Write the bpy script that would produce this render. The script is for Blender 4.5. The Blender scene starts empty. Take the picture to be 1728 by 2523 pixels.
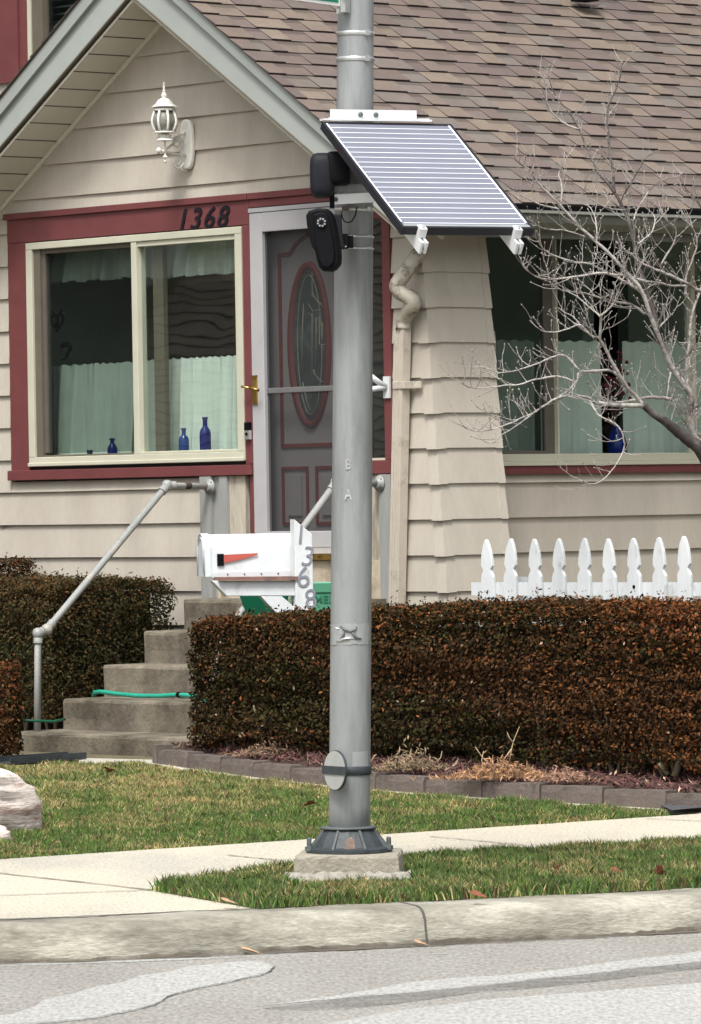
import bpy, math, random
import numpy as np
from math import sin, cos, tan, radians, pi, sqrt, atan2
from mathutils import Vector, Matrix

random.seed(7); rng = np.random.default_rng(7)
scn = bpy.context.scene
COL = scn.collection

# ------------------------------------------------------------------ camera
F = 12900.0; CX, CY = 864.0, 1261.5; HZ = 1245.0; RO = 0.017; ZE = 1.69
cd = bpy.data.cameras.new("camera"); cam = bpy.data.objects.new("camera", cd); COL.objects.link(cam)
cd.sensor_fit = 'VERTICAL'; cd.sensor_height = 36.0; cd.lens = F / 2523.0 * 36.0
cd.clip_start = 0.5; cd.clip_end = 2000
cam.location = (0, 0, ZE); cam.rotation_euler = (pi / 2 - (CY - HZ) / F, RO, 0)
scn.camera = cam

# ------------------------------------------------------------------ light
w = bpy.data.worlds.new("World"); scn.world = w; w.use_nodes = True
nt = w.node_tree; nt.nodes.clear()
SUN_EL, SUN_AZ = radians(58), radians(-166)      # azimuth from +Y, clockwise; behind-left of the camera
sky = nt.nodes.new('ShaderNodeTexSky'); sky.sky_type = 'NISHITA'; sky.sun_disc = False
sky.sun_elevation = SUN_EL; sky.sun_rotation = SUN_AZ; sky.air_density = 1.0; sky.dust_density = 6.0; sky.ozone_density = 1.0
hs = nt.nodes.new('ShaderNodeHueSaturation'); hs.inputs['Saturation'].default_value = 0.16
bg = nt.nodes.new('ShaderNodeBackground'); bg.inputs[1].default_value = 0.132
wo = nt.nodes.new('ShaderNodeOutputWorld')
nt.links.new(sky.outputs[0], hs.inputs['Color']); nt.links.new(hs.outputs[0], bg.inputs[0]); nt.links.new(bg.outputs[0], wo.inputs[0])
sl = bpy.data.lights.new("sun", 'SUN'); so = bpy.data.objects.new("sun", sl); COL.objects.link(so)
sl.energy = 2.0; sl.angle = radians(14); sl.color = (1.0, 0.97, 0.92)
sd = Vector((sin(SUN_AZ) * cos(SUN_EL), cos(SUN_AZ) * cos(SUN_EL), sin(SUN_EL)))
so.rotation_euler = sd.to_track_quat('Z', 'Y').to_euler(); so.location = (-20, -20, 30)
scn.view_settings.view_transform = 'Standard'; scn.view_settings.look = 'None'
scn.view_settings.exposure = 0.72; scn.view_settings.gamma = 1.0
scn.cycles.max_bounces = 8; scn.cycles.transparent_max_bounces = 16
try: scn.cycles.use_denoising = True
except Exception: pass

# ------------------------------------------------------------------ measuring
T1 = radians(48.7)
UA = (cos(T1), -sin(T1)); VA = (sin(T1), cos(T1))          # along the gable wall / into the house
OX, OY = 0.22945587, 31.4                                  # right front corner of the gable wall

def ray(x, y):
    dx, dy = x - CX, y - CY
    X = dx * cos(RO) - dy * sin(RO); Y = dx * sin(RO) + dy * cos(RO) + (CY - HZ)
    return X / F, -Y / F
def at(x, y, Y):
    a, b = ray(x, y); return Vector((a * Y, Y, ZE + b * Y))
def loc(P):
    dx, dy = P[0] - OX, P[1] - OY
    return Vector((dx * UA[0] + dy * UA[1], dx * VA[0] + dy * VA[1], P[2]))
def onG(x, y, b=0.0):
    r, s = ray(x, y); Y = (b + OX * VA[0] + OY * VA[1]) / (r * VA[0] + VA[1])
    return loc((r * Y, Y, ZE + s * Y))
def onR(x, y, a=0.0):
    r, s = ray(x, y); Y = (a + OX * UA[0] + OY * UA[1]) / (r * UA[0] + UA[1])
    return loc((r * Y, Y, ZE + s * Y))
def WW(a, b, z): return Vector((OX + a * UA[0] + b * VA[0], OY + a * UA[1] + b * VA[1], z))
def kerbY(x): return 19.97 + 0.355 * x + 0.03 * x * x * (1 if abs(x) < 6 else 0) + (0 if abs(x) < 6 else 1.08)
def farY(x): return 24.5 + 0.76 * x
def gz(x, y):
    t = y - farY(x)
    return 0.142 + min(max(t, 0), 6.5) * 0.020

# ------------------------------------------------------------------ materials
MATS = {}
def mat(name, col, rough=0.6, var=0.12, vs=4.0, bump=0.0, bs=60.0, metal=0.0, col2=None, c2s=2.0, c2lo=0.5, c2hi=0.62,
        attr=False, stretch=(1, 1, 1), spec=0.5, fine=0.0, fs=200.0, trans=0.0):
    m = bpy.data.materials.new(name); m.use_nodes = True
    n = m.node_tree.nodes; L = m.node_tree.links
    p = n['Principled BSDF']; p.inputs['Roughness'].default_value = rough; p.inputs['Metallic'].default_value = metal
    p.inputs['Specular IOR Level'].default_value = spec
    tc = n.new('ShaderNodeTexCoord'); mp = n.new('ShaderNodeMapping'); mp.inputs['Scale'].default_value = stretch
    L.new(tc.outputs['Object'], mp.inputs['Vector'])
    def noise(s, d=5, r=0.6):
        t = n.new('ShaderNodeTexNoise'); t.inputs['Scale'].default_value = s; t.inputs['Detail'].default_value = d
        t.inputs['Roughness'].default_value = r; L.new(mp.outputs[0], t.inputs['Vector']); return t
    if attr:
        a = n.new('ShaderNodeAttribute'); a.attribute_name = 'tone'; src = a.outputs['Color']
    else:
        a = n.new('ShaderNodeRGB'); a.outputs[0].default_value = (*col, 1); src = a.outputs[0]
    def mix(kind, f, c1, c2):
        x = n.new('ShaderNodeMixRGB'); x.blend_type = kind
        if isinstance(f, (int, float)): x.inputs[0].default_value = f
        else: L.new(f, x.inputs[0])
        for i, c in ((1, c1), (2, c2)):
            if isinstance(c, tuple): x.inputs[i].default_value = (*c, 1)
            else: L.new(c, x.inputs[i])
        return x.outputs[0]
    if col2 is not None:
        t = noise(c2s, 6, 0.65); r = n.new('ShaderNodeMapRange'); r.inputs[1].default_value = c2lo; r.inputs[2].default_value = c2hi
        L.new(t.outputs[0], r.inputs[0]); src = mix('MIX', r.outputs[0], src, tuple(col2))
    def modulate(src, s, amt):
        t = noise(s); r = n.new('ShaderNodeMapRange'); r.inputs[1].default_value = 0.3; r.inputs[2].default_value = 0.7
        r.inputs[3].default_value = 1 - amt; r.inputs[4].default_value = 1 + amt; L.new(t.outputs[0], r.inputs[0])
        g = n.new('ShaderNodeCombineColor'); [L.new(r.outputs[0], g.inputs[i]) for i in range(3)]
        return mix('MULTIPLY', 1.0, src, g.outputs[0])
    if var: src = modulate(src, vs, var)
    if fine: src = modulate(src, fs, fine)
    L.new(src, p.inputs['Base Color'])
    if bump:
        t = noise(bs, 6); b = n.new('ShaderNodeBump'); b.inputs['Strength'].default_value = bump; b.inputs['Distance'].default_value = 0.01
        L.new(t.outputs[0], b.inputs['Height']); L.new(b.outputs[0], p.inputs['Normal'])
    if trans:
        tr = n.new('ShaderNodeBsdfTranslucent'); L.new(src, tr.inputs[0]); ms = n.new('ShaderNodeMixShader'); ms.inputs[0].default_value = trans
        L.new(p.outputs[0], ms.inputs[1]); L.new(tr.outputs[0], ms.inputs[2]); L.new(ms.outputs[0], n['Material Output'].inputs[0])
    MATS[name] = m; return m

def glassmat(name, tint, wob=0.0, wscale=1.2, f0=1.0, veil=0.0, veilcol=(0.02, 0.02, 0.02)):
    """a window pane: what lies behind shows through, the surroundings mirror in it; veil = woven insect screen"""
    m = bpy.data.materials.new(name); m.use_nodes = True
    n = m.node_tree.nodes; L = m.node_tree.links; n.remove(n['Principled BSDF'])
    tr = n.new('ShaderNodeBsdfTransparent'); tr.inputs[0].default_value = (*tint, 1)
    gl = n.new('ShaderNodeBsdfGlossy'); gl.inputs['Roughness'].default_value = 0.02; gl.inputs[0].default_value = (0.92, 0.97, 0.95, 1)
    fr = n.new('ShaderNodeFresnel'); ge = n.new('ShaderNodeNewGeometry'); mr = n.new('ShaderNodeMapRange')     # same mirror strength from both sides of the pane
    mr.inputs[3].default_value = 1.6; mr.inputs[4].default_value = 1 / 1.6; L.new(ge.outputs['Backfacing'], mr.inputs[0]); L.new(mr.outputs[0], fr.inputs[0])
    mu = n.new('ShaderNodeMath'); mu.operation = 'MULTIPLY'; mu.inputs[1].default_value = f0; mu.use_clamp = True
    L.new(fr.outputs[0], mu.inputs[0])
    if wob:
        tc = n.new('ShaderNodeTexCoord'); t = n.new('ShaderNodeTexNoise'); t.inputs['Scale'].default_value = wscale; t.inputs['Detail'].default_value = 1
        L.new(tc.outputs['Object'], t.inputs[0]); b = n.new('ShaderNodeBump'); b.inputs['Strength'].default_value = 1.0; b.inputs['Distance'].default_value = wob
        L.new(t.outputs[0], b.inputs['Height']); L.new(b.outputs[0], gl.inputs['Normal'])
    ms = n.new('ShaderNodeMixShader'); L.new(mu.outputs[0], ms.inputs[0]); L.new(tr.outputs[0], ms.inputs[1]); L.new(gl.outputs[0], ms.inputs[2])
    out = ms.outputs[0]
    if veil:
        df = n.new('ShaderNodeBsdfDiffuse'); df.inputs[0].default_value = (*veilcol, 1)
        m2 = n.new('ShaderNodeMixShader'); m2.inputs[0].default_value = veil; L.new(tr.outputs[0], m2.inputs[1]); L.new(df.outputs[0], m2.inputs[2]); out = m2.outputs[0]
    L.new(out, n['Material Output'].inputs[0]); MATS[name] = m; return m

M_SID = mat('siding_paint', (0.445, 0.408, 0.348), 0.55, 0.07, 2.5, 0.12, 90, col2=(0.385, 0.343, 0.292), c2s=2.2, c2lo=0.45, c2hi=0.8, fine=0.04, fs=30, stretch=(1.6, 1.6, .5))
M_SOF = mat('soffit_vinyl', (0.62, 0.60, 0.52), 0.5, 0.06, 3)
M_RAKE = mat('rake_aluminium', (0.31, 0.335, 0.32), 0.45, 0.05, 2, col2=(0.30, 0.32, 0.30), c2s=3, c2lo=.5, c2hi=.9)
M_RED = mat('red_trim_paint', (0.140, 0.040, 0.041), 0.5, 0.10, 4, 0.1, 60, col2=(0.115, .032, .035), c2s=2.5, c2lo=.5, c2hi=.75)
M_CREAM = mat('cream_vinyl', (0.48, 0.47, 0.375), 0.4, 0.05, 5)
M_TRACK = mat('window_track', (0.115, 0.10, 0.075), 0.5, 0.1, 8)
M_SASH = mat('dark_sash', (0.10, 0.09, 0.075), 0.5, 0.1, 8)
M_STORM = mat('storm_door_paint', (0.38, 0.375, 0.385), 0.4, 0.07, 5, 0.05, 30)
M_DOOR = mat('entry_door_paint', (0.36, 0.34, 0.33), 0.5, 0.05, 5)
M_DRED = mat('door_moulding_paint', (0.21, 0.045, 0.035), 0.5, 0.1, 9)
M_BRASS = mat('brass', (0.50, 0.34, 0.10), 0.32, 0.2, 15, metal=0.9, col2=(.2, .13, .05), c2s=18)
M_BLACK = mat('black_plastic', (0.003, 0.0032, 0.0045), 0.6, 0.15, 20, spec=.12)
M_CAMB = mat('charcoal_plastic', (0.010, 0.011, 0.016), 0.6, 0.15, 14, spec=.2)
M_WHITE = mat('white_paint', (0.60, 0.63, 0.64), 0.5, 0.08, 8, 0.15, 80, col2=(0.34, .34, .33), c2s=14, c2lo=.58, c2hi=.74, stretch=(1, 1, .4))
M_MBX = mat('mailbox_enamel', (0.58, 0.62, 0.64), 0.35, 0.06, 6, col2=(0.42, .44, .47), c2s=8, c2lo=.57, c2hi=.72)
M_LANT = mat('lantern_paint', (0.66, 0.65, 0.60), 0.4, 0.10, 20)
M_LGLASS = mat('lantern_glass', (0.17, 0.17, 0.15), 0.15, 0.3, 25)
M_PIPE = mat('rail_paint', (0.26, 0.268, 0.26), 0.5, 0.10, 9, 0.1, 60, col2=(0.33, .30, .26), c2s=6, c2lo=.56, c2hi=.62)
M_RUST = mat('rust', (0.03, 0.018, 0.014), 0.8, 0.3, 30)
M_DOWN = mat('downspout_paint', (0.47, 0.42, 0.355), 0.45, 0.07, 6, col2=(0.33, .30, .24), c2s=9, c2lo=.55, c2hi=.7)
M_ELB = mat('elbow_weathered', (0.42, 0.39, 0.32), 0.5, 0.15, 9, col2=(0.14, .125, .10), c2s=12, c2lo=.5, c2hi=.62)
M_GUT = mat('gutter_aluminium', (0.15, 0.155, 0.13), 0.45, 0.10, 3, col2=(0.16, .16, .14), c2s=3, stretch=(1, .3, 1))
M_CONC = mat('step_concrete', (0.185, 0.16, 0.12), 0.9, 0.22, 7, 0.6, 40, col2=(0.055, .046, .031), c2s=3.6, c2lo=.36, c2hi=.66, fine=.12, fs=70)
M_FND = mat('foundation_render', (0.43, 0.37, 0.28), 0.85, 0.12, 6, 0.3, 50, col2=(0.30, .25, .18), c2s=4)
M_WOOD = mat('weathered_board', (0.42, 0.38, 0.31), 0.75, 0.15, 8, 0.3, 30, col2=(0.27, .235, .18), c2s=6, stretch=(3, 3, .4))
M_GPOST = mat('grey_post_paint', (0.27, 0.275, 0.265), 0.6, 0.12, 8, 0.1, 40, stretch=(3, 3, .4))
M_WALK = mat('sidewalk_concrete', (0.44, 0.405, 0.325), 0.9, 0.06, 1.3, 0.4, 60, col2=(0.37, .35, .30), c2s=1.2, fine=.26, fs=70, stretch=(1, .35, 1))
M_KERB = mat('kerb_concrete', (0.35, 0.335, 0.28), 0.9, 0.22, 4, 0.8, 35, col2=(0.15, .14, .11), c2s=2.8, c2lo=.40, c2hi=.66, fine=.20, fs=50, stretch=(.6, 1, 2.2))  # stain tone deepened to stand in for the shaded kerb face
M_ROAD = mat('road_concrete', (0.225, 0.215, 0.195), 0.9, 0.06, 2.2, 0.5, 90, col2=(0.27, .265, .245), c2s=1.3, c2lo=.42, c2hi=.7, fine=.38, fs=60, stretch=(1, .28, 1))
M_PATCH0 = mat('road_patch_worn', (0.335, 0.335, 0.32), 0.9, 0.07, 2.5, 0.5, 90, fine=.15, fs=60, stretch=(.5, 1.3, 1))
def mottled(m, lo, hi, scale, stretch):
    n = m.node_tree.nodes; L = m.node_tree.links; tc = n.new('ShaderNodeTexCoord'); mp = n.new('ShaderNodeMapping'); mp.inputs['Scale'].default_value = stretch
    t = n.new('ShaderNodeTexNoise'); t.inputs['Scale'].default_value = scale; t.inputs['Detail'].default_value = 7; t.inputs['Roughness'].default_value = .7
    r = n.new('ShaderNodeMapRange'); r.inputs[1].default_value = lo; r.inputs[2].default_value = hi; L.new(tc.outputs['Object'], mp.inputs[0]); L.new(mp.outputs[0], t.inputs[0]); L.new(t.outputs[0], r.inputs[0])
    L.new(r.outputs[0], n['Principled BSDF'].inputs['Alpha']); return m
M_PATCH = mat('road_worn_mottled', (0.325, 0.325, 0.31), 0.9, 0.05, 2.5, 0.5, 90, fine=.32, fs=60, stretch=(1, .28, 1)); mottled(M_PATCH, .02, .30, 2.6, (.8, 1.2, 1))
M_DPATCH = mat('road_patch_dark', (0.175, 0.172, 0.16), 0.9, 0.07, 3, 0.5, 90, fine=.34, fs=60, stretch=(1, .28, 1))
mottled(M_DPATCH, .30, .78, 3.4, (.8, 2.2, 1))
M_CRACK = mat('crack_filler', (0.07, 0.065, 0.055), 0.9, 0.3, 20)
M_JOINT = mat('joint_dirt', (0.20, 0.18, 0.145), 0.9, 0.3, 20)
M_SOIL = mat('soil', (0.10, 0.085, 0.045), 0.95, 0.25, 6, 0.6, 40, fine=.3, fs=60)
M_MULCHG = mat('mulch_bed', (0.06, 0.032, 0.026), 0.95, 0.3, 12, 0.8, 50)
M_PAVER = mat('paver_concrete', (0.105, 0.085, 0.075), 0.9, 0.16, 7, 0.7, 45, fine=.15, fs=90)
M_POLE = mat('galvanised_steel', (0.255, 0.268, 0.27), 0.48, 0.13, 7, 0.06, 40, metal=0.15, col2=(0.15, .16, .16), c2s=6, c2lo=.44, c2hi=.70, stretch=(1.6, 1.6, .22), fine=.04, fs=120)
M_CAST = mat('cast_iron_paint', (0.030, 0.038, 0.043), 0.55, 0.3, 20, 0.3, 50)
M_CASTL = mat('cast_rib_worn', (0.075, 0.09, 0.09), 0.6, 0.3, 25)
M_STEEL = mat('stainless_band', (0.62, 0.63, 0.62), 0.3, 0.2, 25, metal=0.8)
M_ALU = mat('mill_aluminium', (0.66, 0.68, 0.69), 0.45, 0.05, 12, metal=0.15)
M_CELL = mat('solar_cells', (0.155, 0.165, 0.205), 0.3, 0.05, 3)
M_CLINE = mat('cell_busbar', (0.78, 0.80, 0.86), 0.4, 0.0)
M_PFRAME = mat('panel_frame_black', (0.004, 0.004, 0.010), 0.5, 0.05, 9)
M_CURT = mat('curtain_cloth', (0.60, 0.65, 0.60), 0.9, 0.06, 9, trans=0.08)
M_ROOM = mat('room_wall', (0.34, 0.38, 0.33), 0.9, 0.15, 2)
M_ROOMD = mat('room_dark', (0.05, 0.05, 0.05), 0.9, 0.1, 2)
M_BLUE = mat('cobalt_glass', (0.004, 0.018, 0.21), 0.12, 0.2, 12, trans=0.25)
M_TEAL = mat('blue_glass_pale', (0.01, 0.06, 0.26), 0.12, 0.2, 12, trans=0.25)
M_DUSK = mat('dark_cup_glaze', (0.008, 0.012, 0.045), 0.2, 0.1, 9)
M_SHIN = mat('asphalt_shingles', (.2, .15, .12), 0.95, 0.10, 9, 0.5, 120, attr=True, fine=.14, fs=150)
M_LEAF = mat('hedge_leaf', (.1, .05, .02), 0.75, 0.0, attr=True, trans=0.12, spec=.12)
M_GRASS = mat('grass_blade', (.1, .14, .05), 0.65, 0.0, attr=True, trans=0.25)
M_MULCH = mat('mulch_chip', (.1, .05, .03), 0.9, 0.0, attr=True)
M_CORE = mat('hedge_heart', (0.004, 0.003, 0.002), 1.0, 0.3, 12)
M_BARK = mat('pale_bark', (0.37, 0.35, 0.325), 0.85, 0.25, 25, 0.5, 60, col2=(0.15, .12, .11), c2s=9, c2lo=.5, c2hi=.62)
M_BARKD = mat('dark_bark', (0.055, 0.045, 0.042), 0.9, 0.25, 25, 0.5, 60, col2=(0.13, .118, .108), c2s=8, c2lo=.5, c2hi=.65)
M_TWIG = mat('twig_bark', (0.25, 0.225, 0.21), 0.9, 0.3, 20)
M_STEM = mat('shrub_stem', (0.17, 0.14, 0.09), 0.9, 0.2, 20)
M_BUD = mat('bud', (0.27, 0.25, 0.22), 0.8, 0.25, 30)
M_GREENB = mat('green_bin_plastic', (0.075, 0.27, 0.165), 0.45, 0.08, 6)
M_GREEND = mat('green_lettering', (0.03, 0.17, 0.10), 0.5, 0.05, 6)
M_GREENK = mat('dark_green_plastic', (0.006, 0.085, 0.045), 0.3, 0.1, 8)
M_HOSE = mat('hose_rubber', (0.02, 0.30, 0.21), 0.35, 0.10, 12)
M_FLAG = mat('mailbox_flag_red', (0.42, 0.085, 0.065), 0.5, 0.08, 15)
M_DIGIT = mat('pewter_digit', (0.26, 0.27, 0.31), 0.4, 0.1, 20, metal=.3)
M_NUM = mat('black_number', (0.006, 0.005, 0.009), 0.4, 0.1, 20)
M_STONE = mat('pink_boulder', (0.62, 0.55, 0.50), 0.85, 0.15, 5, 1.0, 18, col2=(0.30, .20, .17), c2s=3.5, c2lo=.52, c2hi=.66, stretch=(1, 1, 6))
M_ROUGHC = mat('crumbled_concrete', (0.30, 0.285, 0.245), 0.95, 0.25, 14, 1.0, 40, col2=(0.20, .18, .15), c2s=14)
M_FOOT = mat('footing_concrete', (0.27, 0.25, 0.20), 0.95, 0.12, 9, 0.8, 60, fine=.15, fs=120)
M_REFL = mat('reflector_disk', (0.33, 0.34, 0.33), 0.4, 0.06, 20)
M_SIGN = mat('sign_green', (0.0, 0.20, 0.11), 0.35, 0.04, 5)
M_SIGNW = mat('sign_white', (0.75, 0.77, 0.75), 0.4, 0.03, 5)
M_TAPE = mat('duct_tape', (0.30, 0.315, 0.315), 0.35, 0.08, 14, metal=.2)
M_ORANGE = mat('orange_label', (0.62, 0.23, 0.06), 0.6, 0.05, 9)
M_UPW = mat('upper_wall_paint', (0.62, 0.585, 0.52), 0.6, 0.05, 4)
M_BLIND = mat('blind_slat', (0.05, 0.065, 0.075), 0.5, 0.1, 8)
M_NEI = mat('neighbour_siding', (0.40, 0.33, 0.30), 0.7, 0.08, 3)
M_NEID = mat('neighbour_gap', (0.01, 0.01, 0.01), 0.9, 0.0)
M_ASPH = mat('asphalt_drive', (0.06, 0.062, 0.07), 0.9, 0.15, 6, 0.5, 80, fine=.2, fs=120)
M_LF = mat('dead_leaf', (0.22, 0.07, 0.035), 0.7, 0.25, 12, trans=.1)
G_CLR = glassmat('window_glass', (0.84, 0.915, 0.88), wob=0.0022, wscale=2.4, f0=2.0)
G_PLAIN = glassmat('window_glass_plain', (0.84, 0.915, 0.88), f0=1.2)
G_SCR = glassmat('insect_screen', (0.75, 0.78, 0.76), veil=0.24, veilcol=(0.022, 0.024, 0.024))
G_STORM = glassmat('storm_screen', (0.72, 0.72, 0.72), veil=0.40, veilcol=(0.05, 0.053, 0.057))

# ------------------------------------------------------------------ mesh helpers
class MB:
    def __init__(s): s.v = []; s.f = []; s.m = []; s.c = []; s.mats = []; s.sm = []
    def mi(s, m):
        if m not in s.mats: s.mats.append(m)
        return s.mats.index(m)
    def add(s, vs, fs, m, col=None, smooth=False):
        o = len(s.v); s.v += [tuple(v) for v in vs]; k = s.mi(m)
        for f in fs: s.f.append(tuple(i + o for i in f)); s.m.append(k); s.c.append(col or (1, 1, 1)); s.sm.append(smooth)
        return s
    def box(s, a, b, m, col=None, bev=0.0):
        (x0, y0, z0), (x1, y1, z1) = a, b
        x0, x1 = min(x0, x1), max(x0, x1); y0, y1 = min(y0, y1), max(y0, y1); z0, z1 = min(z0, z1), max(z0, z1)
        return s.add([(x0, y0, z0), (x1, y0, z0), (x1, y1, z0), (x0, y1, z0), (x0, y0, z1), (x1, y0, z1), (x1, y1, z1), (x0, y1, z1)],
                     [(3, 2, 1, 0), (4, 5, 6, 7), (0, 1, 5, 4), (1, 2, 6, 5), (2, 3, 7, 6), (3, 0, 4, 7)], m, col)
    def obox(s, c, ax, ay, az, h, m, col=None):
        """box with centre, three axes and half sizes"""
        c = Vector(c); X, Y, Z = Vector(ax).normalized() * h[0], Vector(ay).normalized() * h[1], Vector(az).normalized() * h[2]
        vs = [c - X - Y - Z, c + X - Y - Z, c + X + Y - Z, c - X + Y - Z, c - X - Y + Z, c + X - Y + Z, c + X + Y + Z, c - X + Y + Z]
        return s.add(vs, [(3, 2, 1, 0), (4, 5, 6, 7), (0, 1, 5, 4), (1, 2, 6, 5), (2, 3, 7, 6), (3, 0, 4, 7)], m, col)
    def hexa(s, lo, hi, m, col=None):
        """8 points: quad lo and quad hi"""
        return s.add(list(lo) + list(hi), [(3, 2, 1, 0), (4, 5, 6, 7), (0, 1, 5, 4), (1, 2, 6, 5), (2, 3, 7, 6), (3, 0, 4, 7)], m, col)
    def prism(s, poly, d, m, col=None):
        """3-D polygon extruded along vector d"""
        n = len(poly); d = Vector(d); P = [Vector(p) for p in poly]
        return s.add(P + [p + d for p in P], [tuple(range(n))[::-1], tuple(range(n, 2 * n))] + [(i, (i + 1) % n, (i + 1) % n + n, i + n) for i in range(n)], m, col)
    def tube(s, pts, r, m, n=10, cap=True, smooth=True):
        P = [Vector(p) for p in pts]; N = len(P); R = list(r) if hasattr(r, '__len__') else [r] * N
        up = Vector((0.13, 0.21, 0.97)); vs = []; fs = []
        px = None
        for i in range(N):
            t = (P[min(i + 1, N - 1)] - P[max(i - 1, 0)]).normalized()
            if px is None: px = t.cross(up); 
            px = (px - t * px.dot(t))
            if px.length < 1e-5: px = t.cross(Vector((1, .2, 0)))
            px.normalize(); py = t.cross(px)
            for k in range(n):
                an = 2 * pi * k / n; vs.append(P[i] + (px * cos(an) + py * sin(an)) * R[i])
        for i in range(N - 1):
            for k in range(n):
                a = i * n + k; b = i * n + (k + 1) % n; fs.append((a, b, b + n, a + n))
        s.add(vs, fs, m, smooth=smooth)
        if cap:
            o = len(s.v) - len(vs); k_ = s.mi(m)
            for f in (tuple(range(n))[::-1], tuple(range((N - 1) * n, N * n))): s.f.append(tuple(i + o for i in f)); s.m.append(k_); s.c.append((1, 1, 1)); s.sm.append(False)
        return s
    def lathe(s, c, prof, m, n=24, axis=(0, 0, 1), smooth=True, ref=None):
        """prof = (radius, height) pairs from c along axis"""
        A = Vector(axis).normalized(); X = Vector(ref) if ref else (Vector((1, 0, 0)) if abs(A.x) < .9 else Vector((0, 1, 0)))
        X = (X - A * X.dot(A)).normalized(); Y = A.cross(X); c = Vector(c); vs = []; fs = []
        for r, h in prof:
            for k in range(n):
                an = 2 * pi * k / n; vs.append(c + A * h + (X * cos(an) + Y * sin(an)) * r)
        for i in range(len(prof) - 1):
            for k in range(n):
                a = i * n + k; b = i * n + (k + 1) % n; fs.append((a, b, b + n, a + n))
        s.add(vs, fs, m, smooth=smooth)
        o = len(s.v) - len(vs); k_ = s.mi(m); N = len(prof)
        for f in (tuple(range(n))[::-1], tuple(range((N - 1) * n, N * n))): s.f.append(tuple(i + o for i in f)); s.m.append(k_); s.c.append((1, 1, 1)); s.sm.append(False)
        return s
    def build(s, name, parent=None, bevel=0.0, tone=False):
        me = bpy.data.meshes.new(name); me.from_pydata(s.v, [], s.f); 
        for m in s.mats: me.materials.append(m)
        me.polygons.foreach_set('material_index', s.m); me.polygons.foreach_set('use_smooth', s.sm)
        if tone:
            at_ = me.attributes.new('tone', 'FLOAT_COLOR', 'FACE')
            at_.data.foreach_set('color', np.array([(*c, 1) for c in s.c], dtype=np.float32).ravel())
        me.update(); o = bpy.data.objects.new(name, me); COL.objects.link(o)
        if parent: o.parent = parent
        if bevel:
            b = o.modifiers.new('bevel', 'BEVEL'); b.width = bevel; b.segments = 2; b.limit_method = 'ANGLE'; b.angle_limit = radians(40)
        return o

def fast_mesh(name, V, nper, colors, m, parent=None):
    """V: (N, nper, 3) polygons, one colour each"""
    N = V.shape[0]; me = bpy.data.meshes.new(name)
    me.vertices.add(N * nper); me.vertices.foreach_set('co', V.astype(np.float32).ravel())
    me.loops.add(N * nper); me.loops.foreach_set('vertex_index', np.arange(N * nper, dtype=np.int32))
    me.polygons.add(N); me.polygons.foreach_set('loop_start', np.arange(0, N * nper, nper, dtype=np.int32))
    at_ = me.attributes.new('tone', 'FLOAT_COLOR', 'FACE')
    at_.data.foreach_set('color', np.concatenate([colors, np.ones((N, 1))], 1).astype(np.float32).ravel())
    me.materials.append(m); me.update(calc_edges=True); me.validate()
    o = bpy.data.objects.new(name, me); COL.objects.link(o)
    if parent: o.parent = parent
    return o
def tag(o, label=None, cat=None, group=None, kind=None):
    if label: o['label'] = label
    if cat: o['category'] = cat
    if group: o['group'] = group
    if kind: o['kind'] = kind
    return o
def empty(name, label, cat, P=(0, 0, 0), rz=0.0, group=None):
    o = bpy.data.objects.new(name, None); COL.objects.link(o); o.location = P; o.rotation_euler = (0, 0, rz); o.empty_display_size = .1
    return tag(o, label, cat, group)
def text_mesh(name, body, size, m, parent, M, extrude=0.004, shear=0.0, offset=0.0, sx=1.0, space=1.0):
    cu = bpy.data.curves.new(name, 'FONT'); cu.body = body; cu.resolution_u = 6; cu.size = size; cu.extrude = extrude; cu.shear = shear; cu.offset = offset
    cu.align_x = 'CENTER'; cu.align_y = 'CENTER'; cu.space_character = space
    t = bpy.data.objects.new(name + '_c', cu); COL.objects.link(t)
    bpy.context.view_layer.update()
    me = bpy.data.meshes.new_from_object(t.evaluated_get(bpy.context.evaluated_depsgraph_get()))
    bpy.data.objects.remove(t); bpy.data.curves.remove(cu)
    me.materials.clear(); me.materials.append(m); me.name = name
    me.transform(M @ Matrix.Diagonal((sx, 1, 1, 1)))
    o = bpy.data.objects.new(name, me); COL.objects.link(o)
    if parent: o.parent = parent
    return o
def vn(x, y, s=1.0, k=0.0):
    """cheap smooth 2-D variation, -1..1 (numpy)"""
    x = np.asarray(x) * s; y = np.asarray(y) * s
    return (np.sin(x * 1.7 + 1.3 * np.sin(y * 1.1 + k) + k) + np.sin(y * 2.3 + 1.7 * np.sin(x * 0.9 + 2 * k) + 2.1 * k) + np.sin((x + y) * 3.1 + k * 3.3) * .5 + np.sin((x - y * 1.3) * 5.3 + k * 1.9) * .35) / 2.85

# ================================================================== GROUND
def sheet(name, pts, m, kind='structure', label=None, thick=0.0):
    b = MB()
    if thick: b.prism([(p[0], p[1], p[2] - thick) for p in pts], (0, 0, thick), m)
    else: b.add(pts, [tuple(range(len(pts)))], m)
    o = b.build(name); tag(o, kind=kind); return o
kx = [-300, -60, -20, -6, -4, -3, -2.2] + [round(-1.8 + .2 * i, 2) for i in range(20)] + [2.4, 3, 4, 6, 20, 60, 300]
# road
b = MB(); vs = []; fs = []
for i, x in enumerate(kx): vs += [(x, -300, 0), (x, kerbY(x) + .02, 0)]
for i in range(len(kx) - 1): fs.append((2 * i, 2 * i + 2, 2 * i + 3, 2 * i + 1))
b.add(vs, fs, M_ROAD); tag(b.build('road'), kind='structure')
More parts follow.
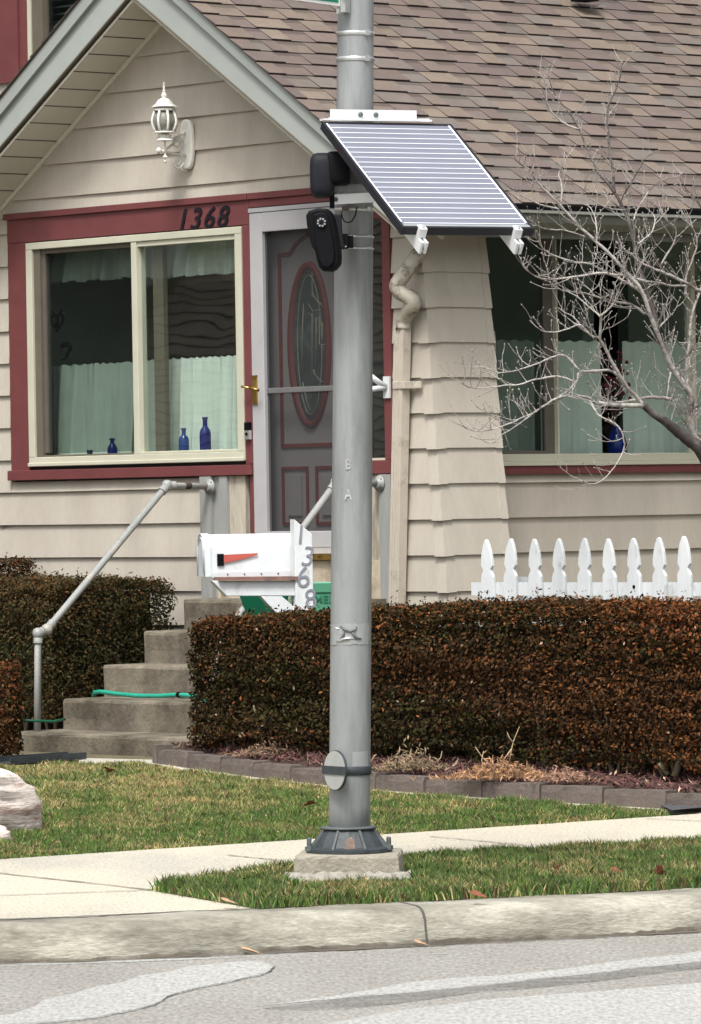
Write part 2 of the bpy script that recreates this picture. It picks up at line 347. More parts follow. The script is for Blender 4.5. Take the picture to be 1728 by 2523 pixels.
# kerb (one rounded profile swept along the road edge)
prof = [(-.012, -.08), (-.012, .0), (.0, .05), (.012, .098), (.028, .122), (.055, .136), (.10, .142), (.30, .144), (.31, .140), (.31, -.08)]
b = MB(); fine = [-300, -60, -20, -6, -4, -3] + [round(-2.5 + .05 * i, 3) for i in range(110)] + [3.1, 4, 6, 20, 60, 300]
vs = []; n = len(prof)
for x in fine:
    y0 = kerbY(x)
    for k, (d, z) in enumerate(prof):
        j = 0.004 * sin(x * 9 + k) + 0.003 * sin(x * 23 + 2 * k) if 0 < k < n - 1 else 0
        vs.append((x - .34 * d, y0 + d * 1.0 + (j if k < 6 else 0), z + j * .5))
fs = []
for i in range(len(fine) - 1):
    for k in range(n - 1): fs.append((i * n + k, (i + 1) * n + k, (i + 1) * n + k + 1, i * n + k + 1))
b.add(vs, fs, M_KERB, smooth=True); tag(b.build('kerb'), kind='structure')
# kerb joint
P = (0.255, kerbY(.255), 0); b = MB()
for k in range(n - 4):
    d, z = prof[k + 1]; d2, z2 = prof[k + 2]
    x = .262; y0 = kerbY(x)
    b.add([(x - .34 * d - .006 * (1 + .3 * sin(k)), y0 + d - .0045, z + .004), (x - .34 * d + .004, y0 + d - .0045, z + .004),
           (x - .34 * d2 + .004, y0 + d2 - .0045, z2 + .004), (x - .34 * d2 - .005, y0 + d2 - .0045, z2 + .004)], [(0, 1, 2, 3)], M_CRACK)
tag(b.build('kerb_joint'), kind='structure')
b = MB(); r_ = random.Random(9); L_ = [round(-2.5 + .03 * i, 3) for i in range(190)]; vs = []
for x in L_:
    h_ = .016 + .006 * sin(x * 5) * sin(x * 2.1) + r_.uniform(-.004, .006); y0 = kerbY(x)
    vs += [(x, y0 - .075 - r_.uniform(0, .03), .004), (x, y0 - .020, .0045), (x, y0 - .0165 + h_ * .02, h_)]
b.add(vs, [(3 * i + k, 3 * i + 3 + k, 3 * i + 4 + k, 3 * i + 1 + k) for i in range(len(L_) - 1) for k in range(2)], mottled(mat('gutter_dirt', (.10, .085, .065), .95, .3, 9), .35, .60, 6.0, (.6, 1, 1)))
tag(b.build('gutter_dirt'), kind='structure')  # dirt line that also paints in the shade at the kerb foot
# terrain, from behind the kerb to the horizon
b = MB(); tt = [0.26, 1, 2, 3, 4, 4.6, 5.2, 6, 7, 8, 9, 10, 11.2, 13, 20, 60, 300]; vs = []
for x in kx:
    for t in tt:
        y = kerbY(x) + t; lim = min(max(x, -6), 6); vs.append((x, y, gz(lim, y - (kerbY(x) - kerbY(lim))) - .030))
n = len(tt); fs = [(i * n + k, (i + 1) * n + k, (i + 1) * n + k + 1, i * n + k + 1) for i in range(len(kx) - 1) for k in range(n - 1)]
b.add(vs, fs, M_SOIL); tag(b.build('ground'), kind='structure')
# sidewalk with the driveway apron at left
sx = [-6, -4, -3, -2, -1, 0, 1, 2, 3, 4, 6]
sw = [(x, kerbY(x) + .31, .142) for x in sx] + [(x, farY(x), .142) for x in sx[::-1]]
b = MB(); N = len(sx)
for i in range(N - 1):
    x0, x1 = sx[i], sx[i + 1]
    b.prism([(x0, kerbY(x0) + .305, .02), (x1, kerbY(x1) + .305, .02), (x1, farY(x1), .02), (x0, farY(x0), .02)], (0, 0, .122), M_WALK)
tag(b.build('sidewalk'), kind='structure')
# joints in the concrete
def strip(bm, p, q, wd, z, m, jit=.004, n=14):
    p = Vector(p[:2]); q = Vector(q[:2]); d = (q - p).normalized(); nn = Vector((-d.y, d.x)); L_ = []; R_ = []
    for i in range(n + 1):
        c = p.lerp(q, i / n) + nn * random.uniform(-jit, jit); ww = wd * random.uniform(.5, 1.2)
        L_.append((*(c + nn * ww)[:], z)); R_.append((*(c - nn * ww)[:], z))
    bm.add(L_ + R_, [(i, n + 1 + i, n + 2 + i, i + 1) for i in range(n)], m)
def gp(x, y, z=.142):
    a, c = ray(x, y); Y = (z - ZE) / c; return Vector((a * Y, Y, z))
b = MB()
strip(b, gp(-60, 2146), gp(374, 2194), .010, .146, M_JOINT); strip(b, gp(-60, 2210), gp(374, 2194), .010, .146, M_JOINT)
strip(b, gp(-60, 2272), gp(630, 2240), .016, .146, M_CRACK, .006, 40); strip(b, gp(1059, 2062), gp(1290, 2083), .008, .146, M_JOINT)
strip(b, gp(1590, 2018), gp(1800, 2028), .008, .146, M_JOINT); strip(b, gp(560, 2108), gp(700, 2122), .008, .146, M_JOINT)
tag(b.build('sidewalk_joints'), kind='structure')
# verge soil
tri1, tri2 = gp(380, 2196), gp(640, 2241)
vpoly = [tri2 + Vector((0, 0, 0)), *[Vector((x, kerbY(x) + .315, .146)) for x in (-.3, 0, .5, 1, 1.5, 2, 3, 5)], Vector((5, 26.1, .146)), Vector((3, 24.5, .146)), Vector((1.55, 23.40, .146)), Vector((.45, 22.75, .146)), Vector((-.2, 22.3, .146)), tri1]
vpoly = [(p[0], p[1], .146) for p in vpoly]
sheet('verge', vpoly, M_SOIL)
# road repairs and cracks
def rp(l, m, name, z):
    pts = [gp(x, y, z) for x, y in l]; b = MB(); b.add(pts, [tuple(range(len(pts)))], m); tag(b.build(name), kind='structure')
def zz(l): return [(x / 1.8426, 1860 + y / 1.8426) for x, y in l]
def z5(l): return [(864 + x / 1.8426, 1860 + y / 1.8426) for x, y in l]
edge = [(1245, 965), (1230, 985), (1190, 1002), (1120, 1015), (1060, 1030), (990, 1045), (930, 1055), (870, 1070), (800, 1088), (760, 1102), (740, 1120), (700, 1138), (620, 1160), (540, 1175), (470, 1190), (380, 1203), (250, 1215), (100, 1224), (-100, 1238)]
top = [(-100, 1190), (60, 1175), (160, 1140), (210, 1105), (330, 1085), (420, 1055), (560, 1030), (640, 1000), (760, 985), (850, 960), (960, 950), (1080, 938), (1160, 935), (1215, 945)]
rp(zz(edge[::1] + top), M_PATCH, 'road_patch', .0015)
rp([(-60, 2383), (380, 2368), (640, 2357), (500, 2360), (380, 2363), (-60, 2376)], M_PATCH, 'gutter_line_patch', .0015)
b = MB()
for p, q in zip(zz(edge)[:-1], zz(edge)[1:]): strip(b, gp(*p, 0), gp(*q, 0), .0035, .0045, M_CRACK, .003, 6)
re = [(-40, 1105), (100, 1092), (200, 1085), (330, 1075), (460, 1062), (620, 1045), (760, 1030), (900, 1012), (1040, 1000), (1180, 985), (1320, 965), (1450, 955), (1592, 940), (1750, 920)]
for p, q in zip(z5(re)[:-1], z5(re)[1:]): strip(b, gp(*p, 0), gp(*q, 0), .003, .0045, M_JOINT, .003, 6)
for (x, y, x2, y2) in ((380, 915, 445, 916), (1450, 845, 1475, 843)): p, q = z5([(x, y), (x2, y2)]); strip(b, gp(*p, 0), gp(*q, 0), .006, .008, M_CRACK, .004, 6)
p, q = zz([(690, 1029), (710, 1028)]); strip(b, gp(*p, 0), gp(*q, 0), .009, .008, M_CRACK, .004, 6)
tag(b.build('road_cracks'), kind='structure')
rp(z5(re + [(1750, 865), (1500, 905), (1300, 925), (1150, 945), (950, 975), (700, 1000), (500, 1010), (250, 1035), (120, 1060), (-40, 1088), (-260, 1118), (-420, 1140)]), M_PATCH, 'worn_strip', .0015)
rp(z5([(-420, 1150), (-200, 1125), (-40, 1106)] + re[1:] + [(1750, 945), (1592, 968), (1400, 990), (1250, 1010), (1000, 1040), (800, 1060), (600, 1075), (420, 1098), (200, 1130), (0, 1150), (-200, 1160)]), M_DPATCH, 'dark_strip', .003)
rp([(800, 2523), (980, 2490), (1200, 2462), (1500, 2440), (1800, 2415), (1800, 2620), (500, 2640)], M_PATCH, 'worn_lane', .0015)

# lawn surface, path strip and bed
def gl(x, y, z=.2):
    for _ in range(8):
        P_ = gp(x, y, z); z = gz(P_.x, P_.y)
    return Vector((P_.x, P_.y, z))
PAV = [(-1.10, 29.62), (-0.80, 29.02), (-.45, 28.38), (-.02, 27.74), (.42, 27.24), (.86, 26.84), (1.26, 26.50), (1.62, 26.20), (1.95, 25.80), (2.4, 25.2)]
def pavline(n=60, off=0.0, smooth=True):
    P_ = [Vector(p) for p in PAV]; L_ = [0]
    for a_, b_ in zip(P_[:-1], P_[1:]): L_.append(L_[-1] + (b_ - a_).length)
    out = []
    for i in range(n + 1):
        s = L_[-1] * i / n; k = max(j for j in range(len(L_) - 1) if L_[j] <= s + 1e-9); t = (s - L_[k]) / (L_[k + 1] - L_[k])
        c = P_[k].lerp(P_[k + 1], t); d = (P_[k + 1] - P_[k]).normalized(); nn = Vector((-d.y, d.x)); out.append((c - nn * off, d, s))
    return out
b = MB(); A = pavline(40, .20); B = pavline(40, -.05)       # concrete strip in front of the edging
b.add([(p[0].x, p[0].y, gz(p[0].x, p[0].y) - .012) for p in A] + [(p[0].x, p[0].y, gz(p[0].x, p[0].y) - .004) for p in B], [(i, i + 41, i + 42, i + 1) for i in range(40)], M_WALK)
pa = [gp(195, 1888, .245), gp(440, 1888, .245), gp(440, 1872, .25), gp(195, 1866, .25)]
b.add([(p.x, p.y, .247) for p in pa], [(0, 1, 2, 3)], M_WALK)
tag(b.build('path'), kind='structure')
# mulch bed rises behind the edging
b = MB(); A = pavline(40, -.06); B = pavline(40, -.5); C_ = pavline(40, -2.2)
def bedz(x, y): return gz(x, y) + .065
for i in range(40):
    q = [A[i][0], A[i + 1][0], B[i + 1][0], B[i][0]]
    b.add([(p.x, p.y, bedz(p.x, p.y) + (.0 if k < 2 else .05)) for k, p in enumerate(q)], [(0, 1, 2, 3)], M_MULCHG)
    q = [B[i][0], B[i + 1][0], C_[i + 1][0], C_[i][0]]
    b.add([(p.x, p.y, bedz(p.x, p.y) + .05 + (.0 if k < 2 else .05)) for k, p in enumerate(q)], [(0, 1, 2, 3)], M_MULCHG)
tag(b.build('mulch_bed'), kind='structure')
# asphalt corner by the right end of the lawn
pa = [gp(1655, 2004, .15), gp(1800, 1990, .15), gp(1800, 1952, .17), gp(1600, 1966, .17)]
sheet('driveway', [(p.x, p.y, .165) for p in pa], M_ASPH)

# ================================================================== HOUSE
house = empty('bungalow', 'beige clapboard bungalow with red window trim and brown shingle roof behind the hedge', 'house', (OX, OY, 0), -T1)
H = house
AP, PT, PB = -1.9, 5.215, 4.893
def ztop(a): return PT - .67 * abs(a - AP)
def zlow(a): return PB - .64 * abs(a - AP)
def zsof(a): return 4.85 - .64 * abs(a - AP)
def acorner(z): return .355 + (3.07 - z) * .088 + .0
LINES = [1.170 - .2135 * 2, 1.170 - .2135, 1.170, 1.385, 1.598, 1.812, 2.022, 2.232, 2.443, 2.653, 2.863, 3.074, 3.286, 3.497, 3.709, 3.923, 4.134, 4.338, 4.549, 4.76, 4.97]
E_ = .014
def board(bm, a0b, a1b, a0t, a1t, z0, z1, b0=0.0, m=M_SID, sag=.0):
    """one lap board: bottom edge stands proud, face leans back to the top"""
    n = max(1, int(abs(a1b - a0b) / .6)); 
    for i in range(n):
        t0, t1 = i / n, (i + 1) / n; L = lambda p, q, t: p + (q - p) * t
        z0a = z0 + (sin(t0 * 5 + z0 * 9) * sag); z0b = z0 + (sin(t1 * 5 + z0 * 9) * sag)
        bm.hexa([(L(a0b, a1b, t0), b0 - E_ - .008, z0a), (L(a0b, a1b, t1), b0 - E_ - .008, z0b), (L(a0b, a1b, t1), b0 + .01, z0b), (L(a0b, a1b, t0), b0 + .01, z0a)],
                [(L(a0t, a1t, t0), b0 - .003, z1 + .006), (L(a0t, a1t, t1), b0 - .003, z1 + .006), (L(a0t, a1t, t1), b0 + .008, z1 + .006), (L(a0t, a1t, t0), b0 + .008, z1 + .006)], m)
def roof_a(z, side): return AP + side * max(0.0, (4.87 - z) / .64)
b = MB()
for z0, z1 in zip(LINES[:-1], LINES[1:]):
    if z1 > 3.62:   # gable
        zb = max(z0, 3.60)
        if zb > 4.86: continue
        lb, rb = max(roof_a(zb, -1), -4.6), min(roof_a(zb, 1), acorner(zb)); lt, rt = max(roof_a(min(z1, 4.86), -1), -4.6), min(roof_a(min(z1, 4.86), 1), acorner(z1))
        board(b, lb, rb, lt, rt, zb, min(z1, 4.86), sag=.0015)
    if z0 < 3.62:
        zt = min(z1, 3.62)
        board(b, -4.6, -3.673, -4.6, -3.673, z0, zt, sag=.001)
        if z0 > .9: board(b, .077, acorner(z0) - .045, .077, acorner(zt) - .045, z0, zt)
    if z0 < 1.87:
        zt = min(z1, 1.872); board(b, -3.8, -1.71, -3.8, -1.71, z0, zt, sag=.0015)
# bent corner pieces
for z0, z1 in zip(LINES[:-1], LINES[1:]):
    if z0 < 3.4 and z0 > .6:
        a0, a1 = acorner(z0), acorner(min(z1, 3.5)); z1 = min(z1, 3.5)
        for (p, q) in (((-.085, 0), (.075, 0)),):
            b.hexa([(a0 - .07, -.030, z0 - .008), (a0 + .018, -.030, z0 - .008), (a0 + .018, .05, z0 - .004), (a0 - .07, .0, z0 - .004)],
                   [(a1 - .06, -.006, z1 - .004), (a1 + .002, -.006, z1 - .004), (a1 + .002, .04, z1 - .004), (a1 - .06, .0, z1 - .004)], M_SID)
# flared side of the corner pier (faces +a), boards run in b
PD = .50
for z0, z1 in zip(LINES[:-1], LINES[1:]):
    if z0 > 3.35 or z0 < .6: continue
    z1 = min(z1, 3.48); a0, a1 = acorner(z0), acorner(z1)
    d0 = PD
    b.hexa([(a0 + .014, .035, z0), (a0 + .014, d0, z0), (a0 - .02, d0, z0), (a0 - .02, .0, z0)],
           [(a1 + .000, .035, z1 + .005), (a1 + .000, d0, z1 + .005), (a1 - .02, d0, z1 + .005), (a1 - .02, .0, z1 + .005)], M_SID)
    b.hexa([(a0 + .020, d0 - .045, z0 - .004), (a0 + .020, d0 + .012, z0 - .004), (a0 - .02, d0 + .012, z0 - .004), (a0 - .02, d0 - .04, z0 - .004)],
           [(a1 + .004, d0 - .045, z1), (a1 + .004, d0 + .012, z1), (a1 - .02, d0 + .012, z1), (a1 - .02, d0 - .04, z1)], M_SID)
b.add([(acorner(.7), PD, .7), (acorner(3.48), PD, 3.48), (.0, PD, 3.48), (.0, PD, .7)], [(0, 1, 2, 3)], M_SID)
# side wall under the long window
AW = .10
for z0, z1 in zip(LINES[:-1], LINES[1:]):
    if z0 > 1.85: continue
    z1 = min(z1, 1.862)
    for k in range(8):
        y0, y1 = PD - .1 + k * 1.0, PD - .1 + (k + 1) * 1.0
        b.hexa([(AW + .022, y0, z0), (AW + .022, y1, z0), (AW - .01, y1, z0), (AW - .01, y0, z0)], [(AW + .003, y0, z1 + .005), (AW + .003, y1, z1 + .005), (AW - .01, y1, z1 + .005), (AW - .01, y0, z1 + .005)], M_SID)
b.build('siding', H)
# wall core: solid pieces around the openings
b = MB()
def core(a0, a1, z0, z1, m=M_ROOMD): b.box((a0, .012, z0), (a1, .13, z1), m)
core(-4.6, -3.50, 0, 3.62); core(-3.50, -1.33, 0, 1.975); core(-3.50, -1.33, 3.425, 3.62); core(-1.33, -1.255, 0, 3.62)
core(-1.255, -.29, 0, 1.40); core(-1.255, -.29, 3.52, 3.62); core(-.29, -.19, 0, 3.62); core(-.19, -.035, 0, 1.955); core(-.19, -.035, 3.40, 3.62); core(-.035, .0, 0, 3.5)
b.add([(roof_a(3.62, -1), .013, 3.62), (roof_a(3.62, 1), .013, 3.62), (AP, .013, 4.86), (roof_a(3.62, -1), .12, 3.62), (roof_a(3.62, 1), .12, 3.62), (AP, .12, 4.86)], [(0, 1, 2), (5, 4, 3)], M_ROOMD)
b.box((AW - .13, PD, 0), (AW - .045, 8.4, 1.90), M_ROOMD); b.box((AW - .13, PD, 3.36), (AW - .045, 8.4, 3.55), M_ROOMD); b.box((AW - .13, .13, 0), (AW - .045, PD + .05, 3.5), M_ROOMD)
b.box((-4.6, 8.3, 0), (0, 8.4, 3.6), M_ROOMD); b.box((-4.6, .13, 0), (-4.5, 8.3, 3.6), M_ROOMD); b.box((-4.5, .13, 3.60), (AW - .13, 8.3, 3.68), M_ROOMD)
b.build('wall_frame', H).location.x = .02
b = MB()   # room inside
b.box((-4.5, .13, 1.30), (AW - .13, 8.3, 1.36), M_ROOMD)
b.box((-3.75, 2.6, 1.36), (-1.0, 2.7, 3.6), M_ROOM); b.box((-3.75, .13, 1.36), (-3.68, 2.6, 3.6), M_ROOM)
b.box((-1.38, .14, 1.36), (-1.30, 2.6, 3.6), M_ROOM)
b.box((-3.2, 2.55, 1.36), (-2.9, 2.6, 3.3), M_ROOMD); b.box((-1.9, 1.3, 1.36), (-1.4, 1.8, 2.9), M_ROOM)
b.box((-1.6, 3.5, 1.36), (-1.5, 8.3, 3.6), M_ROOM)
b.build('interior', H)
# red trim round front window and door
b = MB()
g = lambda x, y, bb=0: onG(x, y, bb)
b.box((-3.70, -.032, 3.432), (-1.262, .02, 3.615), M_RED)                     # head board
b.box((-3.72, -.050, 3.585), (-1.262, -.033, 3.625), M_RED)                   # cap
b.box((-3.70, -.030, 1.905), (-3.502, .02, 3.431), M_RED)                     # left jamb
b.box((-1.328, -.031, 1.955), (-1.262, .02, 3.431), M_RED)
b.box((-3.71, -.055, 1.888), (-1.262, .02, 1.952), M_RED)                     # sill
b.box((-1.300, -.026, 1.44), (-1.262, .02, 1.887), M_RED)
b.box((-1.2615, -.045, 3.585), (.04, .02, 3.625), M_RED); b.box((-1.2615, -.030, 3.535), (.03, .02, 3.584), M_RED)
b.box((-.285, -.03, 1.44), (-.20, .02, 3.534), M_RED); b.box((-.034, -.031, 1.958), (.034, .02, 3.534), M_RED)
b.box((-.199, -.029, 3.405), (-.0345, .02, 3.534), M_RED)
b.box((-.199, -.05, 1.876), (.034, .02, 1.957), M_RED)
SH = .042
b.build('window_trim', H, bevel=.003).location.x = SH
b = MB(); b.box((AW - .012, PD, 1.862), (AW + .040, 8.4, 1.912), M_RED); b.build('window_trim', H, bevel=.003)
# front window
def front_window():
    f = MB(); z0, z1, a0, a1 = 1.977, 3.425, -3.498, -1.330
    for (p, q) in (((a0, z0), (a1, z0 + .058)), ((a0, z1 - .045), (a1, z1)), ((a0, z0 + .0585), (a0 + .062, z1 - .0455)), ((a1 - .062, z0 + .0585), (a1, z1 - .0455))):
        f.box((p[0], -.040, p[1]), (q[0], .06, q[1]), M_CREAM)
    f.box((a0, -.052, z0 - .002), (a1, -.041, z0 + .022), M_CREAM)
    W_ = f.build('window', H, bevel=.004); W_.location.x = SH
    t = MB(); t.box((a0 + .0625, -.022, z0 + .0587), (a0 + .13, .05, z1 - .0457), M_TRACK); t.box((a0 + .1305, -.012, z0 + .0587), (-2.42, .04, z0 + .070), M_TRACK)
    t.box((a0 + .1305, -.010, z1 - .075), (-2.42, .04, z1 - .0457), M_TRACK); t.box((a0 + .1307, -.006, z0 + .0855), (a0 + .165, .03, z1 - .0757), M_SASH); t.build('track', W_)
    s = MB(); s.box((-2.416, -.036, z0 + .059), (-2.362, .04, z1 - .046), M_CREAM)
    s.box((-2.3615, -.030, z0 + .059), (a1 - .0625, .04, z0 + .074), M_CREAM); s.box((-2.3615, -.028, z1 - .078), (a1 - .0625, .04, z1 - .046), M_CREAM)
    s.box((-2.30, .045, z0 + .06), (-2.20, .085, z1 - .046), M_TRACK)
    s.box((a1 - .076, -.029, z0 + .0745), (a1 - .063, .04, z1 - .0785), M_CREAM); s.build('sash', W_, bevel=.003)
    p = MB(); p.add([(-2.362, .004, z0 + .07), (a1 - .07, .004, z0 + .07), (a1 - .07, .004, z1 - .07), (-2.362, .004, z1 - .07)], [(0, 1, 2, 3)], G_CLR); p.build('pane', W_)
    p = MB(); p.add([(a0 + .16, .022, z0 + .08), (-2.41, .022, z0 + .08), (-2.41, .022, z1 - .07), (a0 + .16, .022, z1 - .07)], [(0, 1, 2, 3)], G_PLAIN); p.build('pane', W_)
    p = MB(); p.add([(a0 + .16, .006, z0 + .08), (-2.41, .006, z0 + .08), (-2.41, .006, z1 - .07), (a0 + .16, .006, z1 - .07)], [(0, 1, 2, 3)], G_SCR); p.build('insect_screen', W_)
    i = MB(); i.box((a0, .10, z0 - .05), (a1, .30, z0 + .05), M_ROOM); i.build('inner_sill', W_)
front_window()
# sidelight right of the door (mostly behind the pole)
f = MB(); f.box((-.199, -.012, 1.958), (-.0345, .03, 1.972), M_CREAM); SL = f.build('sidelight', H); SL.location.x = SH
p = MB(); p.add([(-.199, .0, 1.972), (-.0345, .0, 1.972), (-.0345, .0, 3.405), (-.199, .0, 3.405)], [(0, 1, 2, 3)], G_CLR); p.build('pane', SL)
# side window under the eave
def side_window():
    f = MB(); X0, X1 = AW - .035, AW + .030
    f.box((X0, PD + .02, 1.9125), (X1 + .02, 8.3, 1.937), M_CREAM); f.box((X0, PD + .02, 1.9375), (X1, 8.3, 1.985), M_CREAM)
    W_ = f.build('window', H, bevel=.003)
    y1 = onR(1200 + 515 / 3.015, 1100, AW).y; y2 = onR(1100 + 1530 / 2.535, 900, AW).y
    s = MB(); s.box((X0, y1 - .006, 1.9855), (X1 - .004, y1 + .006, 3.35), M_CREAM)
    s.build('sash', W_, bevel=.002); s = MB(); s.box((X0, y2 - .018, 1.9855), (X1 - .004, y2 + .018, 3.35), M_CREAM); s.build('sash', W_, bevel=.002); s = MB(); s.box((X0, y1 - .085, 1.9857), (X0 + .03, y1 - .0065, 3.35), M_SASH)
    s.box((X0, PD + .1, 1.9857), (X0 + .03, y1 - .086, 2.005), M_SASH); s.build('sash', W_, bevel=.002)
    for (p0, p1, mm, x) in ((PD, y1, G_PLAIN, X0 + .01), (y1, y2, G_PLAIN, X0 + .02), (y2, 8.3, G_PLAIN, X0 + .02)):
        q = MB(); q.add([(x, p0, 1.98), (x, p1, 1.98), (x, p1, 3.36), (x, p0, 3.36)], [(0, 1, 2, 3)], mm); q.build('pane', W_)
    q = MB(); q.add([(X0 + .016, PD, 1.98), (X0 + .016, y1, 1.98), (X0 + .016, y1, 3.36), (X0 + .016, PD, 3.36)], [(0, 1, 2, 3)], G_SCR); q.build('insect_screen', W_)
    return y1, y2
YM1, YM2 = side_window()

# storm door and entry door
M_TRACK2 = mat('crossbar_paint', (.13, .13, .13), .5, .08, 9)
sdr = MB(); A0, A1, Z0, Z1 = -1.258, -.288, 1.437, 3.50
sdr.box((A0, -.030, Z0), (A0 + .118, .015, Z1), M_STORM); sdr.box((A1 - .118, -.030, Z0), (A1, .015, Z1), M_STORM)
sdr.box((A0 + .1185, -.030, Z1 - .12), (A1 - .1185, .015, Z1), M_STORM); sdr.box((A0 + .1185, -.030, Z0), (A1 - .1185, .015, Z0 + .10), M_STORM)
zc = onG(670 * 1.0854, 885 * 1.0854, 0).z; sdr.box((A0 + .1185, -.012, zc - .017), (A1 - .1185, .012, zc + .017), M_TRACK2)
SD = sdr.build('storm_door', H, bevel=.004); SD.location.x = SH
m = MB(); m.box((A0 - .003, -.034, Z1 + .004), (A1 + .003, .02, Z1 + .03), M_STORM); m.build('door_frame', SD); m = MB(); m.box((A0, -.036, 1.40), (A1, .02, Z0 - .002), M_STORM); m.build('door_frame', SD)
q = MB(); q.add([(A0 + .1, -.004, Z0 + .08), (A1 - .1, -.004, Z0 + .08), (A1 - .1, -.004, Z1 - .1), (A0 + .1, -.004, Z1 - .1)], [(0, 1, 2, 3)], G_STORM); q.build('screen', SD)
q = MB(); pz = onG(577 * 1.0854, 885 * 1.0854, -.04) - Vector((SH, 0, 0))
q.box((pz.x - .022, -.040, pz.z - .09), (pz.x + .022, -.0305, pz.z + .09), M_BRASS)
q.tube([(pz.x, -.04, pz.z + .01), (pz.x, -.08, pz.z + .01), (pz.x + .02, -.085, pz.z + .01), (pz.x + .09, -.082, pz.z - .005)], .009, M_BRASS)
q.tube([(pz.x, -.075, pz.z + .01), (pz.x - .05, -.08, pz.z + .02), (pz.x - .07, -.08, pz.z + .022)], .008, M_BRASS); q.build('handle', SD)
d = MB(); BD = .10
d.box((A0 + .06, BD, Z0 - .02), (A1 - .06, BD + .045, Z1 - .02), M_DOOR); ED = d.build('entry_door', H)
cxd = (A0 + A1) / 2
def dpt(x, y): return onG(560 + x / 2.582, 500 + y / 2.582, BD)
def dline(bm, pts, wd=.012, mm=M_DRED, th=.010):
    for p, q in zip(pts[:-1], pts[1:]):
        p = Vector((p[0], p[1])); q = Vector((q[0], q[1])); dd = (q - p).normalized(); nn = Vector((-dd.y, dd.x)) * wd; p = p - dd * wd * .6; q = q + dd * wd * .6
        P4 = [p + nn, q + nn, q - nn, p - nn]
        bm.prism([(v.x, BD - th, v.y) for v in P4], (0, th - .001, 0), mm)
mo = MB(); pa = dpt(345, 330); pb = dpt(400, 315); pc = dpt(470, 265)
oc = dpt(530, 900); ro = (dpt(665, 900).x - dpt(395, 900).x) / 2; rz = (dpt(530, 370).z - dpt(530, 1435).z) / 2
cx_ = (dpt(665, 900).x + dpt(395, 900).x) / 2
def mir(l): return [(2 * cx_ - p[0], p[1]) for p in l][::-1]
zb_ = dpt(400, 1545).z; lx = dpt(345, 900).x
left = [(lx, zb_), (lx, pa.z), (lx + .10, pa.z), (lx + .15, pa.z + .05), (lx + .22, pa.z + .09), (cx_, pa.z + .11)]
dline(mo, left); dline(mo, mir(left)); dline(mo, [(lx, zb_), (2 * cx_ - lx, zb_)])
inn = [(lx + .05, zb_ + .04), (2 * cx_ - lx - .05, zb_ + .04)]
lt, lb_ = dpt(345, 1690), dpt(505, 2040)
for X0 in (lx, 2 * cx_ - lx - (lb_.x - lt.x)):
    X1 = X0 + lb_.x - lt.x; dline(mo, [(X0, lt.z), (X1, lt.z), (X1, lb_.z), (X0, lb_.z), (X0, lt.z)], .010)
    mo.box((X0 + .05, BD - .014, lb_.z + .05), (X1 - .05, BD - .001, lt.z - .05), M_DOOR)
mo.build('moulding', ED)
ov = MB(); N = 48; ring = lambda r, y: [(cx_ + (ro - r) * cos(2 * pi * i / N), y, (oc.z) + (rz - r) * sin(2 * pi * i / N)) for i in range(N)]
oc = Vector((cx_, 0, (dpt(530, 370).z + dpt(530, 1435).z) / 2))
ring = lambda r, y: [(cx_ + (ro - r) * cos(2 * pi * i / N), y, oc.z + (rz - r) * sin(2 * pi * i / N)) for i in range(N)]
R0, R1, R2, R3 = ring(0, BD - .001), ring(.006, BD - .022), ring(.038, BD - .022), ring(.048, BD - .002)
ov.add(R0 + R1 + R2 + R3, [(k * N + i, k * N + (i + 1) % N, (k + 1) * N + (i + 1) % N, (k + 1) * N + i) for k in range(3) for i in range(N)], M_DRED, smooth=True)
OV = ov.build('oval_frame', ED)
gl_ = MB(); M_OG = mat('leaded_glass', (0.05, 0.075, 0.065), 0.2, .3, 9, col2=(.10, .13, .11), c2s=6); M_LEAD = mat('lead_came', (0.34, 0.33, 0.25), 0.4, .3, 20)
gl_.add(ring(.046, BD - .004), [tuple(range(N))], M_OG)
gl_.tube([(p[0], BD - .006, p[2]) for p in ring(.085, 0)] + [(ring(.085, 0)[0][0], BD - .006, ring(.085, 0)[0][2])], .004, M_LEAD, 5)
for pts in ([(545, 430), (545, 590), (600, 640), (625, 700)], [(545, 1240), (545, 700)], [(575, 460), (615, 560), (635, 700)], [(520, 640), (550, 690), (600, 680)], [(548, 570), (580, 630), (625, 665)],
            [(590, 720), (590, 900), (645, 902)], [(610, 760), (610, 890)], [(555, 1060), (560, 1090), (600, 1135), (650, 1145)], [(520, 700), (545, 720), (545, 1000)], [(485, 1140), (510, 1260), (545, 1350)], [(570, 730), (570, 1050)], [(490, 640), (480, 900), (485, 1100)]):
    gl_.tube([(dpt(*p).x, BD - .006, dpt(*p).z) for p in pts], .0035, M_LEAD, 5)
gl_.build('leaded_oval', ED)
# threshold, foundation
b = MB(); b.box((A0 - .02, -.075, 1.362), (A1 + .02, -.002, 1.398), M_BRASS); b.build('threshold', H).location.x = SH
b = MB(); b.box((A0 - .3, -.045, .9), (A1 + .3, .0, 1.358), M_FND); b.build('foundation', H)
b = MB(); b.box((-1.455, -.024, .9), (-1.302, .01, 1.885), M_WOOD); b.build('weathered_panel', H); b = MB(); b.box((-.245, -.024, 1.13), (-.031, .01, 1.874), M_WOOD); b.build('weathered_panel', H)
b = MB(); b.box((-1.705, -.058, 1.128), (-1.60, .01, 1.884), M_GPOST); b.box((-1.5995, -.030, 1.128), (-1.53, .01, 1.884), M_GPOST); b.box((-1.5295, -.045, 1.128), (-1.456, .01, 1.884), M_GPOST)
b.build('corner_post', H); b = MB(); b.box((-.03, -.05, 1.10), (.072, .01, 1.872), M_GPOST); b.build('corner_post', H)
